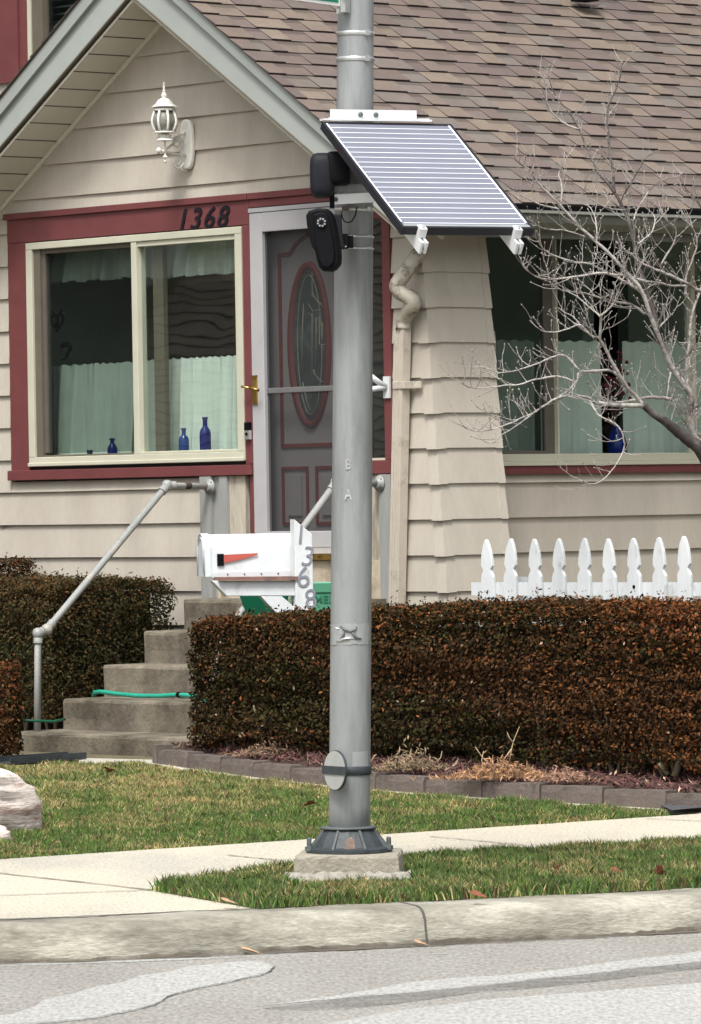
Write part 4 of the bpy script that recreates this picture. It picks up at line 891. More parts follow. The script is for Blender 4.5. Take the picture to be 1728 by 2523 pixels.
# hose on a tread
def wz8(x, y, Y): return at(x / 2.948, 1500 + y / 2.948, Y)
b = MB(); hz_ = .547
hp = [(680, 628), (690, 608), (730, 602), (850, 618), (1000, 632), (1150, 634), (1300, 624), (1400, 634), (1500, 660)]
pts = []
for i, (x, y) in enumerate(hp):
    v = onG(x / 2.948, 1500 + y / 2.948, -1.10 - .02 * i); pts.append(WW(v.x, v.y, max(v.z, hz_ + .014)))
sm = []
for p, q in zip(pts[:-1], pts[1:]): sm += [p.lerp(q, t) for t in (0, .33, .66)]
b.tube(sm + [pts[-1]], .0135, M_HOSE, 12); tag(b.build('garden_hose'), 'turquoise green garden hose lying across the second concrete tread', 'hose')
hs_ = [o for o in COL.objects if o.name == 'garden_hose'][0]
b = MB(); c = Vector(sm[18]); d = (Vector(sm[19]) - c).normalized(); b.tube([c - d * .012, c - d * .010, c + d * .018, c + d * .02], [.014, .018, .018, .014], M_BLACK, 12); b.build('coupling', hs_)
b = MB(); b.tube([at(40, 1775, 30.3), at(90, 1776, 30.35), at(130, 1778, 30.4), at(160, 1772, 30.5)], .008, M_GREENK, 8)
tag(b.build('garden_hose'), 'thin dark green hose on the ground beside the foot of the left handrail', 'hose')
# downspout drain tray lower left
b = MB(); dd = [gp(40, 1885, .245), gp(218, 1868, .245)]
P0, P1 = Vector((dd[0].x - .03, dd[0].y, .25)), Vector((dd[1].x, dd[1].y - .2, .25)); D = (P1 - P0); n_ = Vector((-D.y, D.x, 0)).normalized()
b.prism([P0, P1, P1 + n_ * .16 + Vector((0, 0, .0)), P0 + n_ * .16], (0, 0, .008), M_CAST)
b.prism([P0 + Vector((0, 0, .009)), P1 + Vector((0, 0, .009)), P1 + n_ * .012 + Vector((0, 0, .009)), P0 + n_ * .012 + Vector((0, 0, .009))], (0, 0, .03), M_CAST)
b.prism([P0 + n_ * .148 + Vector((0, 0, .009)), P1 + n_ * .148 + Vector((0, 0, .009)), P1 + n_ * .16 + Vector((0, 0, .009)), P0 + n_ * .16 + Vector((0, 0, .009))], (0, 0, .03), M_CAST)
tag(b.build('splash_tray'), 'flat dark plastic splash tray on the ground before the lowest step', 'splash tray')

# ================================================================== HEDGES
def rot_quads(C, Nrm, size, asp, rngl):
    N = len(C); r = rngl.normal(size=(N, 3)); n = Nrm + r * .75; n /= np.linalg.norm(n, axis=1)[:, None]
    t = rngl.normal(size=(N, 3)); t -= (t * n).sum(1)[:, None] * n; t /= np.linalg.norm(t, axis=1)[:, None]; bt = np.cross(n, t)
    s = size[:, None]; a = t * s; b_ = bt * s * asp
    cup = n * s * .25
    return np.stack([C - a, C - b_ + cup * .5, C + a + cup, C + b_ + cup * .5], 1)
def leaf_color(P, kind, rg, rust=None):
    N = len(P); br = np.array([.085, .038, .014]); gr = np.array([.038, .033, .010]); ru = np.array([.175, .062, .020]); dk = np.array([.024, .014, .006])
    k = vn(P[:, 0] * 1.0 + P[:, 1] * .5, P[:, 2] * 1.6, 2.2, kind); f = rg.random(N)
    w_g = np.clip(.46 + .9 * k, .0, .92); c = np.where((f < w_g)[:, None], gr, br)
    if rust is not None: c = np.where((rg.random(N) < rust)[:, None], ru, c)
    c = np.where((rg.random(N) < .30)[:, None], dk, c); c = np.where((rg.random(N) < .005)[:, None], np.array([.34, .25, .18]), c)
    return c * rg.uniform(.32, 1.45, N)[:, None]
def hedge(name, corners, z0, z1, label, dens, seed, rust=None, shaggy=.05, twigs=10, size=.0122, stems=None, green=0.0, nobottom=.0):
    """corners: plan polygon of 4 points (front-left, front-right, back-right, back-left); leaves fill a shell round it"""
    rg = np.random.default_rng(seed); P = [np.array(c, float) for c in corners]; rootP = sum(P) / 4
    zf = z0 if callable(z0) else (lambda x, y: z0); zt_ = z1 if callable(z1) else (lambda x, y: z1)
    o = empty(name, label, 'hedge', (rootP[0], rootP[1], zf(*rootP) - .1))
    R = np.array([rootP[0], rootP[1], zf(*rootP) - .1])
    Cs, Ns = [], []
    def face(p, q, nrm, area_m):
        L = np.linalg.norm(q - p); n = int(L * (zt_(*p) - zf(*p)) * dens * area_m); s = rg.random(n); t = rg.random(n)
        xy = p[None] + (q - p)[None] * s[:, None]; zb = np.array([zf(*v) for v in xy]); zu = np.array([zt_(*v) for v in xy])
        z = zb + (zu - zb) * t; bul = vn(xy[:, 0] * 3 + xy[:, 1] * 2, z * 5, 1.6, seed) + .7 * vn(xy[:, 0] * 3 + xy[:, 1] * 2, z * 5, 5.2, seed + 2)
        # bottom is thinner and ragged, top rounded
        rnd = .07 * np.clip((t - .86) / .14, 0, 1) ** 2 + .05 * np.clip((.12 - t) / .12, 0, 1)
        dep = -rg.exponential(.055, n) * rg.choice([.5, 1., 1.3], n) + .035 * bul + shaggy * .3 * rg.normal(size=n) * .5 - rnd
        C = np.concatenate([xy + nrm[None] * dep[:, None], z[:, None]], 1)
        keep = ~((t < .10) & (vn(xy[:, 0] * 5, xy[:, 1] * 5, 2, seed + 3) > .0 + t * 6)); C = C[keep]
        Cs.append(C); Ns.append(np.tile(np.array([nrm[0], nrm[1], .35]), (len(C), 1)))
    for i in range(4):
        p, q = P[i], P[(i + 1) % 4]; d = (q - p) / np.linalg.norm(q - p); nrm = np.array([d[1], -d[0]])
        face(p, q, nrm, 1.0 if i in (0, 3, 1) else .35)
    # top
    n = int(np.linalg.norm(P[1] - P[0]) * np.linalg.norm(P[3] - P[0]) * dens * 1.0); s = rg.random(n); t = rg.random(n)
    xy = (P[0][None] * (1 - s)[:, None] + P[1][None] * s[:, None]) * (1 - t)[:, None] + (P[3][None] * (1 - s)[:, None] + P[2][None] * s[:, None]) * t[:, None]
    zu = np.array([zt_(*v) for v in xy]) + .025 * vn(xy[:, 0] * 4, xy[:, 1] * 4, 2, seed + 1) + rg.exponential(.012, n) * rg.choice([.8, -2.2], n) - .05 * np.clip((np.abs(t - .5) - .40) / .1, 0, 1)
    Cs.append(np.concatenate([xy, zu[:, None]], 1)); Ns.append(np.tile(np.array([0, -.2, 1.0]), (n, 1)))
    # sprigs poking up out of the top
    ns = int(np.linalg.norm(P[1] - P[0]) * 60 * shaggy / .05)
    sp = []
    for k in range(ns):
        s_, t_ = rg.random(), rg.random() * .5; xy0 = (P[0] * (1 - s_) + P[1] * s_) * (1 - t_) + (P[3] * (1 - s_) + P[2] * s_) * t_; hgt = rg.exponential(.022) * shaggy / .05 + .005
        m_ = 7; tt_ = np.linspace(0, 1, m_); lean = rg.normal(size=2) * .02
        Cs.append(np.concatenate([xy0[None] + lean[None] * tt_[:, None], (zt_(*xy0) + hgt * tt_)[:, None]], 1) + rg.normal(size=(m_, 3)) * .006); Ns.append(rg.normal(size=(m_, 3)))
    C = np.concatenate(Cs); Nn = np.concatenate(Ns); N = len(C)
    V = rot_quads(C, Nn, size * rg.uniform(.6, 1.25, N), .55, rg)
    ru = None if rust is None else rust(C)
    col = leaf_color(C, seed, rg, ru) * (1 + 0 * C[:, :1])
    if green: col = col * (1 - green) + np.array([.045, .055, .022])[None] * green * rg.uniform(.6, 1.5, N)[:, None]
    fast_mesh('foliage', V - R[None, None], 4, col, M_LEAF, o)
    # near-black block added inside so that no light leaks through
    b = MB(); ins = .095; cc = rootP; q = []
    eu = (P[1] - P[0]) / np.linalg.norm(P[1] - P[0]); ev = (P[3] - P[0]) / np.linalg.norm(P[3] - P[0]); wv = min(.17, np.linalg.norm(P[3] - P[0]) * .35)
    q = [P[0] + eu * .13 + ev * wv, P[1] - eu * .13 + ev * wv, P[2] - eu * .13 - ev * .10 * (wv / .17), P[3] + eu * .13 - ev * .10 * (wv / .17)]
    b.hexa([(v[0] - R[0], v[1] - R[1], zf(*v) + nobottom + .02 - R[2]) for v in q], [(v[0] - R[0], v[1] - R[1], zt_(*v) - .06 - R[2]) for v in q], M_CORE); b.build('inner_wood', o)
    b = MB(); r_ = random.Random(seed); nst = stems or int(np.linalg.norm(P[1] - P[0]) * 3)
    for k in range(nst):
        s_ = (k + r_.uniform(.2, .8)) / nst; p = P[0] * (1 - s_) + P[1] * s_; d = (P[3] - P[0]); d = d / np.linalg.norm(d); p = p + d * r_.uniform(.10, .22)
        for j in range(r_.randint(2, 4)):
            e = Vector((p[0] + r_.uniform(-.14, .14), p[1] + r_.uniform(-.05, .1), zf(*p) + r_.uniform(.25, .4))); s0_ = Vector((p[0] + r_.uniform(-.02, .02), p[1], zf(*p) - .14))
            mpt = s0_.lerp(e, .5) + Vector((r_.uniform(-.03, .03), 0, 0)); b = MB(); b.tube([s0_ - Vector(R), mpt - Vector(R), e - Vector(R)], [r_.uniform(.009, .016), .009, .005], M_STEM, 6); b.build('stem', o)
    return o
HL, HR = np.array([-.93, 29.30]), np.array([2.45, 25.55])
hd_ = (HR - HL) / np.linalg.norm(HR - HL); hn_ = np.array([-hd_[1], hd_[0]])
def hz0(x, y): t = ((x - HL[0]) * hd_[0] + (y - HL[1]) * hd_[1]) / 5.05; return .345 - .045 * t
def hz1(x, y): t = ((x - HL[0]) * hd_[0] + (y - HL[1]) * hd_[1]) / 5.05; return 1.045 + .095 * min(t * 2.2, 1) - .02 * max(0, t - .5)
hedge('long_hedge', [HL, HR, HR + hn_ * .75, HL + hn_ * .75], hz0, hz1, 'long clipped bronze brown hedge behind the mulch bed, right of the steps', 17500, 11,
      rust=lambda C: np.clip(.04 + .70 * np.clip((C[:, 0] - .85) / .8, 0, 1) * (.55 + .6 * vn(C[:, 0], C[:, 2], 4, 2)) + .26 * np.clip((C[:, 2] - .98) / .1, 0, 1), 0, .9), shaggy=.045, nobottom=.05)
def LW(a, b): v = WW(a, b, 0); return np.array([v.x, v.y])
hedge('dark_hedge', [LW(-5.6, -1.22), LW(-1.76, -1.22), LW(-1.76, -.22), LW(-5.6, -.22)], .40, lambda x, y: 1.235 + .0 * x, 'dark green brown hedge left of the steps, under the front window', 14000, 21, green=.35, shaggy=.085, rust=lambda C: np.clip((C[:, 2] - 1.10) / .2, 0, .55) * .45)
hedge('small_hedge', [np.array([-2.9, 29.95]), np.array([-1.93, 30.0]), np.array([-1.93, 30.45]), np.array([-2.9, 30.4])], .26, .79, 'small rusty brown hedge at the left edge in front of the handrail foot', 15000, 31, rust=lambda C: np.clip(.15 + (C[:, 2] - .5) * 1.6, 0, .6), shaggy=.06)
hedge('back_hedge', [LW(-5.4, -.20), LW(-3.35, -.20), LW(-3.35, -.06), LW(-5.4, -.06)], .9, 1.345, 'low strip of brown hedge against the house wall at the left edge', 9500, 41, rust=lambda C: .3 + 0 * C[:, 0], shaggy=.05)

# ================================================================== EDGING BLOCKS, MULCH
segs = pavline(400, 0); tot = segs[-1][2]; s = .0; i = 0
bounds = [0, .075]; 
while bounds[-1] < tot - .3: bounds.append(bounds[-1] + .395 + random.uniform(-.02, .02))
txt = ['short end block set upright at the left end of the edging', 'first full length edging block right of the upright end block', 'second full length edging block from the steps end', 'third full edging block from the steps, left of the steel pole', 'fourth full length edging block, mostly behind the steel pole', 'edging block directly right of the steel pole', 'second edging block right of the steel pole', 'edging block under the dried clump, third right of the pole', 'fourth edging block right of the steel pole', 'fifth edging block right of the steel pole', 'edging block at the right edge beside the dark driveway', 'edging block past the driveway corner', 'last edging block']
def pav_at(sv):
    k = min(int(sv / tot * 400), 399); return segs[k][0].lerp(segs[k + 1][0], sv / tot * 400 - k) if k < 400 else segs[-1][0]
for i, (s0, s1) in enumerate(zip(bounds[:-1], bounds[1:])):
    p, q = pav_at(s0 + .005), pav_at(s1 - .005)
    if p.x > 2.15: break
    c = (p + q) / 2; d = (q - p); L_ = d.length; d.normalize(); zg = gz(c.x, c.y); b = MB(); n = 8; vs = []
    hh = random.uniform(.068, .078) + (.022 if i == 0 else 0); r = random.Random(i)
    for k in range(n + 1):
        x = -L_ / 2 + L_ * k / n
        for (yy, zz3) in ((-.055, -.03), (-.055, hh * .6), (-.048, hh), (.05, hh), (.055, -.03)): vs.append((x, yy + r.uniform(-.004, .004), zz3 + (r.uniform(-.003, .003) if zz3 > 0 else 0)))
    b.add(vs, [(k * 5 + j, (k + 1) * 5 + j, (k + 1) * 5 + (j + 1) % 5, k * 5 + (j + 1) % 5) for k in range(n) for j in range(5)] + [(0, 1, 2, 3, 4), tuple(n * 5 + j for j in range(5))[::-1]], M_PAVER)
    o = b.build('edging_block'); o.location = (c.x, c.y, zg); o.rotation_euler = (r.uniform(-.03, .03), 0, atan2(d.y, d.x))
    tag(o, 'dark brown concrete ' + txt[min(i, len(txt) - 1)], 'edging block', 'edging blocks along the mulch bed')
rg = np.random.default_rng(5); N = 9000; t_ = rg.random(N); u_ = rg.random(N) ** 1.2
C = np.zeros((N, 3)); pl = pavline(400, 0)
for i in range(N):
    k = int(t_[i] * 399); p, d, _ = pl[k]; nn = Vector((-d.y, d.x)); c = p + nn * (.07 + .62 * u_[i]); C[i] = (c.x, c.y, bedz(c.x, c.y) + .012 + .05 * min(1, u_[i] * .62 / .44) + rg.uniform(0, .018))
V = rot_quads(C, np.tile(np.array([0, -.2, 1.]), (N, 1)), rg.uniform(.010, .030, N), .22, rg)
cl = np.where((rg.random(N) < .5)[:, None], np.array([.11, .045, .038]), np.array([.06, .03, .026])); cl = np.where((rg.random(N) < .06)[:, None], np.array([.36, .24, .17]), cl)
tag(fast_mesh('mulch', V, 4, cl * rg.uniform(.6, 1.5, N)[:, None], M_MULCH), kind='stuff')
# dried ground cover clumps in the bed
def clump(px_, py_, Y_, rx, ry, rz, n, label, tone, seed):
    rg = np.random.default_rng(seed); P = at(px_, py_, Y_); P.z = bedz(P.x, P.y) + .03
    C = rg.normal(size=(n, 3)) * np.array([rx, ry, 0]) * .55; C[:, 2] = np.abs(rg.normal(size=n)) * rz * .5 * np.clip(1.2 - np.abs(C[:, 0]) / rx, .2, 1)
    V = rot_quads(C, np.tile(np.array([0, -.6, .6]), (n, 1)), rg.uniform(.008, .022, n), .22, rg); c = np.array(tone)[None] * rg.uniform(.45, 1.5, n)[:, None]
    o = fast_mesh('dried_plant', V, 4, c, M_MULCH); o.location = P; tag(o, label, 'dried plant')
clump(1010, 1868, 27.55, .17, .10, .10, 900, 'low grey brown dried clump on the mulch just right of the steel pole', (.20, .145, .085), 1)
clump(1225, 1885, 26.95, .26, .10, .085, 1500, 'tawny dried groundcover spilling over the edging blocks below the forked twig', (.30, .165, .085), 2)
clump(1390, 1890, 26.75, .14, .08, .06, 500, 'small tan dried clump in the bed between forked twig and shrub stems', (.26, .15, .10), 4)
clump(680, 1862, 28.75, .22, .10, .07, 700, 'low brown dried clump on the mulch just left of the steel pole', (.17, .105, .065), 3)
b = MB()
def tw(pts, Y, r0=.004, r1=.0015): P = [at(x, y, Y) for x, y in pts]; b.tube(P, [r0 + (r1 - r0) * i / (len(P) - 1) for i in range(len(P))], M_TWIG_L, 5)
M_TWIG_L = mat('straw_twig', (.42, .33, .20), .8, .2, 20)
def z2(x, y): return (860 + x / 1.834, 1300 + y / 1.834)
for l in ([(725, 1060), (735, 1000), (745, 960), (770, 900)], [(742, 970), (725, 950), (715, 925)], [(735, 1000), (705, 1040), (680, 1075)]): tw([z2(*p) for p in l], 27.1)
tag(b.build('forked_twig'), 'pale forked dead twig standing in the bed before the hedge', 'twig')
b = MB()
for l in ([(605, 1080), (600, 1050), (608, 1010)], [(620, 1060), (590, 1020), (570, 990)], [(640, 1075), (610, 1040)]): tw([z2(*p) for p in l], 27.3)
tag(b.build('dead_twig'), 'thin grey dead twigs leaning left of the forked twig', 'twig')
b = MB()
for l in ([(395, 1060), (415, 1040), (420, 1010)], [(100, 1060), (115, 1030), (125, 1025)]): tw([z2(*p) for p in l], 27.6)
tag(b.build('dead_twig'), 'short pale twig sticking up from the clump beside the pole', 'twig')
# shrub stems showing at the foot of the hedge, right
b = MB(); R = at(1660, 1925, 26.6)
for l, r0 in (([(1470, 1125), (1485, 1080), (1495, 1050), (1480, 1020)], .022), ([(1440, 1115), (1420, 1085), (1400, 1065)], .016), ([(1465, 1100), (1450, 1000), (1460, 900)], .010), ([(1490, 1060), (1540, 990), (1592, 940)], .010), ([(1495, 1050), (1510, 960), (1520, 900)], .009)):
    P = [at(*z2(*p), 26.62) for p in l]; b.tube(P, [r0, r0 * .8, r0 * .6, r0 * .5][:len(P)], M_STEM, 7)
tag(b.build('shrub_trunk'), 'gnarled tan shrub trunk at the foot of the hedge near the right edge', 'shrub')

# ================================================================== GRASS
def inside(poly, x, y):
    r = np.zeros(len(x), bool); n = len(poly)
    for i in range(n):
        x0, y0 = poly[i][:2]; x1, y1 = poly[(i + 1) % n][:2]
        c = ((y0 > y) != (y1 > y)) & (x < (x1 - x0) * (y - y0) / (y1 - y0 + 1e-12) + x0); r ^= c
    return r
def grass(name, poly, dens, hgt, colf, seed, zf):
    rg = np.random.default_rng(seed); P = np.array([p[:2] for p in poly]); lo, hi = P.min(0), P.max(0); n = int((hi - lo).prod() * dens)
    x = rg.uniform(lo[0], hi[0], n); y = rg.uniform(lo[1], hi[1], n); k = inside(poly, x, y) & (np.abs(x) < .067 * y + .45); x = x[k]; y = y[k]; n = len(x); x = x + rg.normal(0, .014, n); y = y + rg.normal(0, .022, n)
    z = zf(x, y); h = hgt(x, y) * rg.uniform(.45, 1.25, n); an = rg.uniform(0, 2 * pi, n); ln = h * rg.uniform(.15, .9, n); w = rg.uniform(.0016, .0032, n)
    dx, dy = np.cos(an) * ln, np.sin(an) * ln; wa = rg.uniform(-.7, .7, n); wx, wy = np.cos(wa) * w, np.sin(wa) * w
    B0 = np.stack([x - wx, y - wy, z], 1); B1 = np.stack([x + wx, y + wy, z], 1)
    M0 = np.stack([x - wx * .8 + dx * .4, y - wy * .8 + dy * .4, z + h * .6], 1); M1 = np.stack([x + wx * .8 + dx * .4, y + wy * .8 + dy * .4, z + h * .6], 1); T_ = np.stack([x + dx, y + dy, z + h], 1)
    V = np.stack([B0, B1, M1, T_, M0], 1); c = colf(x, y, rg)
    o = fast_mesh(name, V, 5, c, M_GRASS); tag(o, kind='stuff'); return o
def gcol(x, y, rg, dry=0.0, k=0.0):
    n = len(x); g = np.array([.062, .138, .022]); g2 = np.array([.140, .205, .042]); t = np.array([.46, .37, .16]); br = np.array([.13, .070, .035])
    f = vn(x * 1.3, y * .8, 2.6, k) * .55 + vn(x, y * .6, 7, k + 1) * .45; pt = np.clip(.20 + dry + .66 * f, .04, .92); r = rg.random(n)
    c = np.where((r < pt)[:, None], t, np.where((rg.random(n) < .45)[:, None], g2, g)); c = np.where((rg.random(n) < .09 + .16 * np.clip(f, 0, 1))[:, None], br, c)
    return c * (rg.uniform(.5, 1.45, n) * (1 + .34 * vn(x, y, 17, k + 5)))[:, None]
vz = np.vectorize(gz)
lawn = [(-2.6, farY(-2.6) + .0)] + [(x, farY(x) + .01) for x in (-2, -1, 0, 1, 1.45)] + [(1.56, 25.85), (1.50, 26.05)] + [(p[0].x, p[0].y) for p in pavline(20, .17)][::-1][6:] + [(-1.3, 29.5), (-1.75, 29.35), (-2.6, 29.2)]
def lcol(x, y, rg): return gcol(x, y, rg, dry=.34 * np.clip((y - farY(x) - 1.2) / 2.2, 0, 1) - .10, k=.7)
grass('lawn_grass', lawn, 23000, lambda x, y: .038 + .018 * vn(x, y, 9, 1), lcol, 3, lambda x, y: vz(x, y) - .028)
grass('verge_grass', vpoly, 23000, lambda x, y: (.044 + .020 * vn(x, y, 11, 2)) * np.where((np.abs(x + .03) < .26) & (y > 21.05) & (y < 22.0), .42, 1.0) * np.where((np.abs(x + .03) < .24) & (y > 21.3) & (y < 22.0), .2, 1.0), lambda x, y, rg: gcol(x, y, rg, dry=-.06, k=2.1) * .86, 4, lambda x, y: 0 * x + .146)
lp = sheet('lawn', [(p[0], p[1], gz(p[0], p[1]) - .026) for p in lawn], M_SOIL) if False else None
# brown clippings along the cut edges
def litter(poly, n, zf, seed):
    rg = np.random.default_rng(seed); P = np.array([p[:2] for p in poly]); lo, hi = P.min(0), P.max(0); x = rg.uniform(lo[0], hi[0], n * 4); y = rg.uniform(lo[1], hi[1], n * 4)
    k = inside(poly, x, y) & (np.abs(x) < .067 * y + .45); x, y = x[k][:n], y[k][:n]; C = np.stack([x, y, zf(x, y) + rg.uniform(.012, .045, len(x))], 1)
    V = rot_quads(C, np.tile(np.array([0, -.5, .8]), (len(x), 1)), rg.uniform(.005, .013, len(x)), .6, rg)
    c = np.array([[.20, .10, .05], [.30, .20, .11], [.10, .06, .035]])[rg.integers(0, 3, len(x))] * rg.uniform(.6, 1.3, len(x))[:, None]; tag(fast_mesh('leaf_litter', V, 4, c, M_MULCH), kind='stuff')
litter(lawn, 420, lambda x, y: vz(x, y) - .02, 91); litter(vpoly, 230, lambda x, y: 0 * x + .150, 92)
# fallen leaves
def leaf(P, s, rz, tilt, label, m=M_LF):
    b = MB(); n = 12; vs = [(0, 0, 0)]
    for i in range(n): t = 2 * pi * i / n; r = s * (1 + .25 * cos(3 * t) + .12 * sin(5 * t)); vs.append((r * cos(t), r * .62 * sin(t), .35 * s * abs(sin(t)) ** 1.3 + .1 * s * cos(2 * t)))
    b.add(vs, [(0, i + 1, (i + 1) % n + 1) for i in range(n)], m); b.tube([(s * .9, 0, .05 * s), (s * 1.5, .1 * s, .2 * s)], .0012, m, 4)
    o = b.build('fallen_leaf'); o.location = P; o.rotation_euler = (tilt, .3, rz); tag(o, label, 'leaf', 'fallen leaves')
M_LFT = mat('dead_leaf_tan', (.42, .27, .17), .7, .2, 12)
for (x, y, z, s, rz_, ti, lab, mm) in ((1370, 2140, .19, .038, 1.2, 1.0, 'dark red curled leaf in the verge, first right of the pole', M_LF), (1518, 2148, .19, .030, .3, .7, 'dark red leaf in the verge, middle one of three right of the pole', M_LF),
        (1624, 2150, .19, .042, 2.0, .9, 'largest dark red leaf in the verge near the right edge', M_LF), (1176, 2206, .175, .032, .1, .4, 'reddish leaf in the verge grass close to the kerb joint', M_LF),
        (872, 2040, .19, .032, .5, .4, 'rust red leaf in the lawn right beside the steel pole', M_LF), (765, 1982, .22, .035, 2.5, .4, 'rust red leaf in the pale lawn left of the steel pole', M_LF), (268, 1900, .27, .045, 1.7, .3, 'rust red leaf in the lawn below the lowest step', M_LF),
        (560, 2222, .17, .030, .4, .3, 'tan leaf in the point of the verge by the apron', M_LFT), (612, 2344, .012, .036, .05, .1, 'flat orange brown leaf lying in the gutter under the kerb', M_LFT), (1034, 2325, .012, .028, .4, .3, 'small tan leaf in the gutter below the kerb joint', M_LFT), (1337, 2162, .18, .030, .9, .5, 'pale tan leaf in the verge just left of the first dark red one', M_LFT)):
    a_, c_ = ray(x, y); Y = (z - ZE) / c_; leaf((a_ * Y, Y, z), s, rz_, ti, lab, mm)

# ================================================================== BOULDER
def boulder(name, cx__, cy__, cz__, rx, ry, rz, seed, label):
    b = MB(); n, m_ = 40, 26; vs = []; r = random.Random(seed); ph = [r.uniform(0, 6) for _ in range(6)]
    for j in range(m_ + 1):
        th = pi * j / m_
        for i in range(n):
            an = 2 * pi * i / n; x, y, z = sin(th) * cos(an), sin(th) * sin(an), cos(th)
            k = 1 + .10 * sin(3 * x + ph[0]) * sin(3 * y + ph[1]) + .05 * sin(7 * x + 5 * z + ph[2]) + .035 * sin(22 * z + 3 * x + ph[3]) + .02 * sin(37 * z + 4 * y + ph[4])
            sq = lambda v: (abs(v) ** .75) * (1 if v > 0 else -1)
            vs.append((rx * sq(x) * k, ry * sq(y) * k, rz * sq(z) * k))
    fs = [(j * n + i, j * n + (i + 1) % n, (j + 1) * n + (i + 1) % n, (j + 1) * n + i) for j in range(m_) for i in range(n)]
    b.add(vs, fs, M_STONE, smooth=True); o = b.build(name); o.location = (cx__, cy__, cz__); tag(o, label, 'rock'); return o
o = boulder('boulder', -1.99, 24.95, .30, .45, .32, .225, 3, 'large pinkish white banded boulder on the lawn at the left edge'); o.rotation_euler = (0, .10, -.15)
o = boulder('boulder', -1.72, 24.30, .17, .11, .10, .07, 8, 'small pale rock chunk at the foot of the large boulder')

# ================================================================== STEEL POLE
PSC = .977; at_plain = at
def at(x, y, Y): return at_plain(x, y, Y * PSC)
PB0 = at(861, 2040, 22.2); PT0 = at(876.5, 0, 22.2); ax = (PT0 - PB0).normalized()
def pp(z): t = (z - PB0.z) / ax.z; return PB0 + ax * t
def pr(z): return float(np.interp(z, [.3, 1.6, 2.4, 3.9, 5.2], [.0860, .0845, .0816, .0740, .070]))
pole = empty('steel_pole', 'tall weathered grey galvanised street pole standing on a square concrete footing', 'street pole', (PB0.x, PB0.y, .15))
PR = Vector((PB0.x, PB0.y, .15))
b = MB(); zs = [.30 + .15 * i for i in range(33)]; b.tube([pp(z) - PR for z in zs], [pr(z) for z in zs], M_POLE, 32); b.build('pole_shaft', pole)
fc = pp(.24); fc.z = 0; b = MB()   # cast flared shoe
cx0 = fc - PR; zt0, zb0 = .350, .257
prof = [(.179, zb0), (.179, zb0 + .014), (.157, zb0 + .022), (.140, zb0 + .05), (.114, zt0 - .008), (.110, zt0), (.080, zt0 + .002)]
b.lathe((cx0.x, cx0.y, cx0.z), prof, M_CAST, 16, smooth=False); 
for k in range(8):
    an = pi / 8 + k * pi / 4; d = Vector((cos(an), sin(an), 0)); t = Vector((-sin(an), cos(an), 0)); q = []
    for (r_, z_) in ((.105, zb0), (.174, zb0), (.174, zb0 + .020), (.114, zt0 + .002), (.09, zt0 + .002)): q.append(cx0 + d * r_ + Vector((0, 0, z_)) - t * .005)
    b.prism(q, t * .010, M_CASTL)
b.lathe((cx0.x, cx0.y, cx0.z), [(.118, zt0 + .001), (.120, zt0 + .008), (.10, zt0 + .012)], M_CASTL, 24)
b.build('cast_base', pole)
for an in (-.35, pi + .35, pi / 2, -pi / 2 + .05):
    b = MB(); c = cx0 + Vector((cos(an) * .175, sin(an) * .175, 0)); 
    if an != -pi / 2 + .05: b.lathe((c.x, c.y, c.z + zb0 + .008), [(.018, 0), (.018, .018), (.010, .020), (.010, .05), (.006, .054)], M_CASTL, 6, smooth=False); b.build('anchor_bolt', pole)
b = MB(); c = cx0 + Vector((.0, -.145, 0)); b.add([c + Vector(v) for v in ((-.018, -.018, zb0 + .020), (.026, -.018, zb0 + .020), (.022, .0, zb0 + .055), (.010, .012, zb0 + .068), (-.006, .006, zb0 + .060), (-.016, -.006, zb0 + .045))], [tuple(range(6))], M_RUSTW if 'M_RUSTW' in globals() else mat('rusty_hole', (.15, .105, .085), .9, .4, 30)); b.build('rust_patch', pole)
# concrete footing
b = MB(); n = 12; vs = []; r = random.Random(4)
def sqr(h, z, j): 
    out = []
    for k in range(4):
        a0 = Vector(((-1, -1), (1, -1), (1, 1), (-1, 1))[k]); a1 = Vector(((-1, -1), (1, -1), (1, 1), (-1, 1))[(k + 1) % 4])
        for i in range(n): p = a0.lerp(a1, i / n) * h; out.append((p.x + r.uniform(-j, j), p.y + r.uniform(-j, j), z + r.uniform(-j, j) * .7))
    return out
rings = [sqr(.222, -.03, .004), sqr(.218, .01, .004), sqr(.213, .090, .003), sqr(.208, .101, .003), sqr(.196, .105, .002)]
for q in rings: vs += q
m_ = 4 * n; b.add(vs, [(k * m_ + i, k * m_ + (i + 1) % m_, (k + 1) * m_ + (i + 1) % m_, (k + 1) * m_ + i) for k in range(4) for i in range(m_)] + [tuple(range(4 * m_, 5 * m_))], M_FOOT)
o = b.build('footing', pole); o.location = (cx0.x, cx0.y, 0); o.rotation_euler = (0, 0, -.06)
b = MB(); vs = []
for i in range(26):
    x = -.27 + .52 * i / 25; j = r.uniform(-.02, .02)
    for yy, zz3 in ((-.23, .035 + r.uniform(-.008, .010)), (-.26 - r.uniform(0, .03), .024 + r.uniform(-.004, .010)), (-.28 - r.uniform(0, .05), .0)): vs.append((x + r.uniform(-.006, .006), yy, zz3))
b.add(vs, [(i * 3 + k, i * 3 + k + 1, i * 3 + 4 + k, i * 3 + 3 + k) for i in range(25) for k in range(2)], M_ROUGHC)
o = b.build('crumbled_mortar', pole); o.location = (cx0.x, cx0.y, 0)
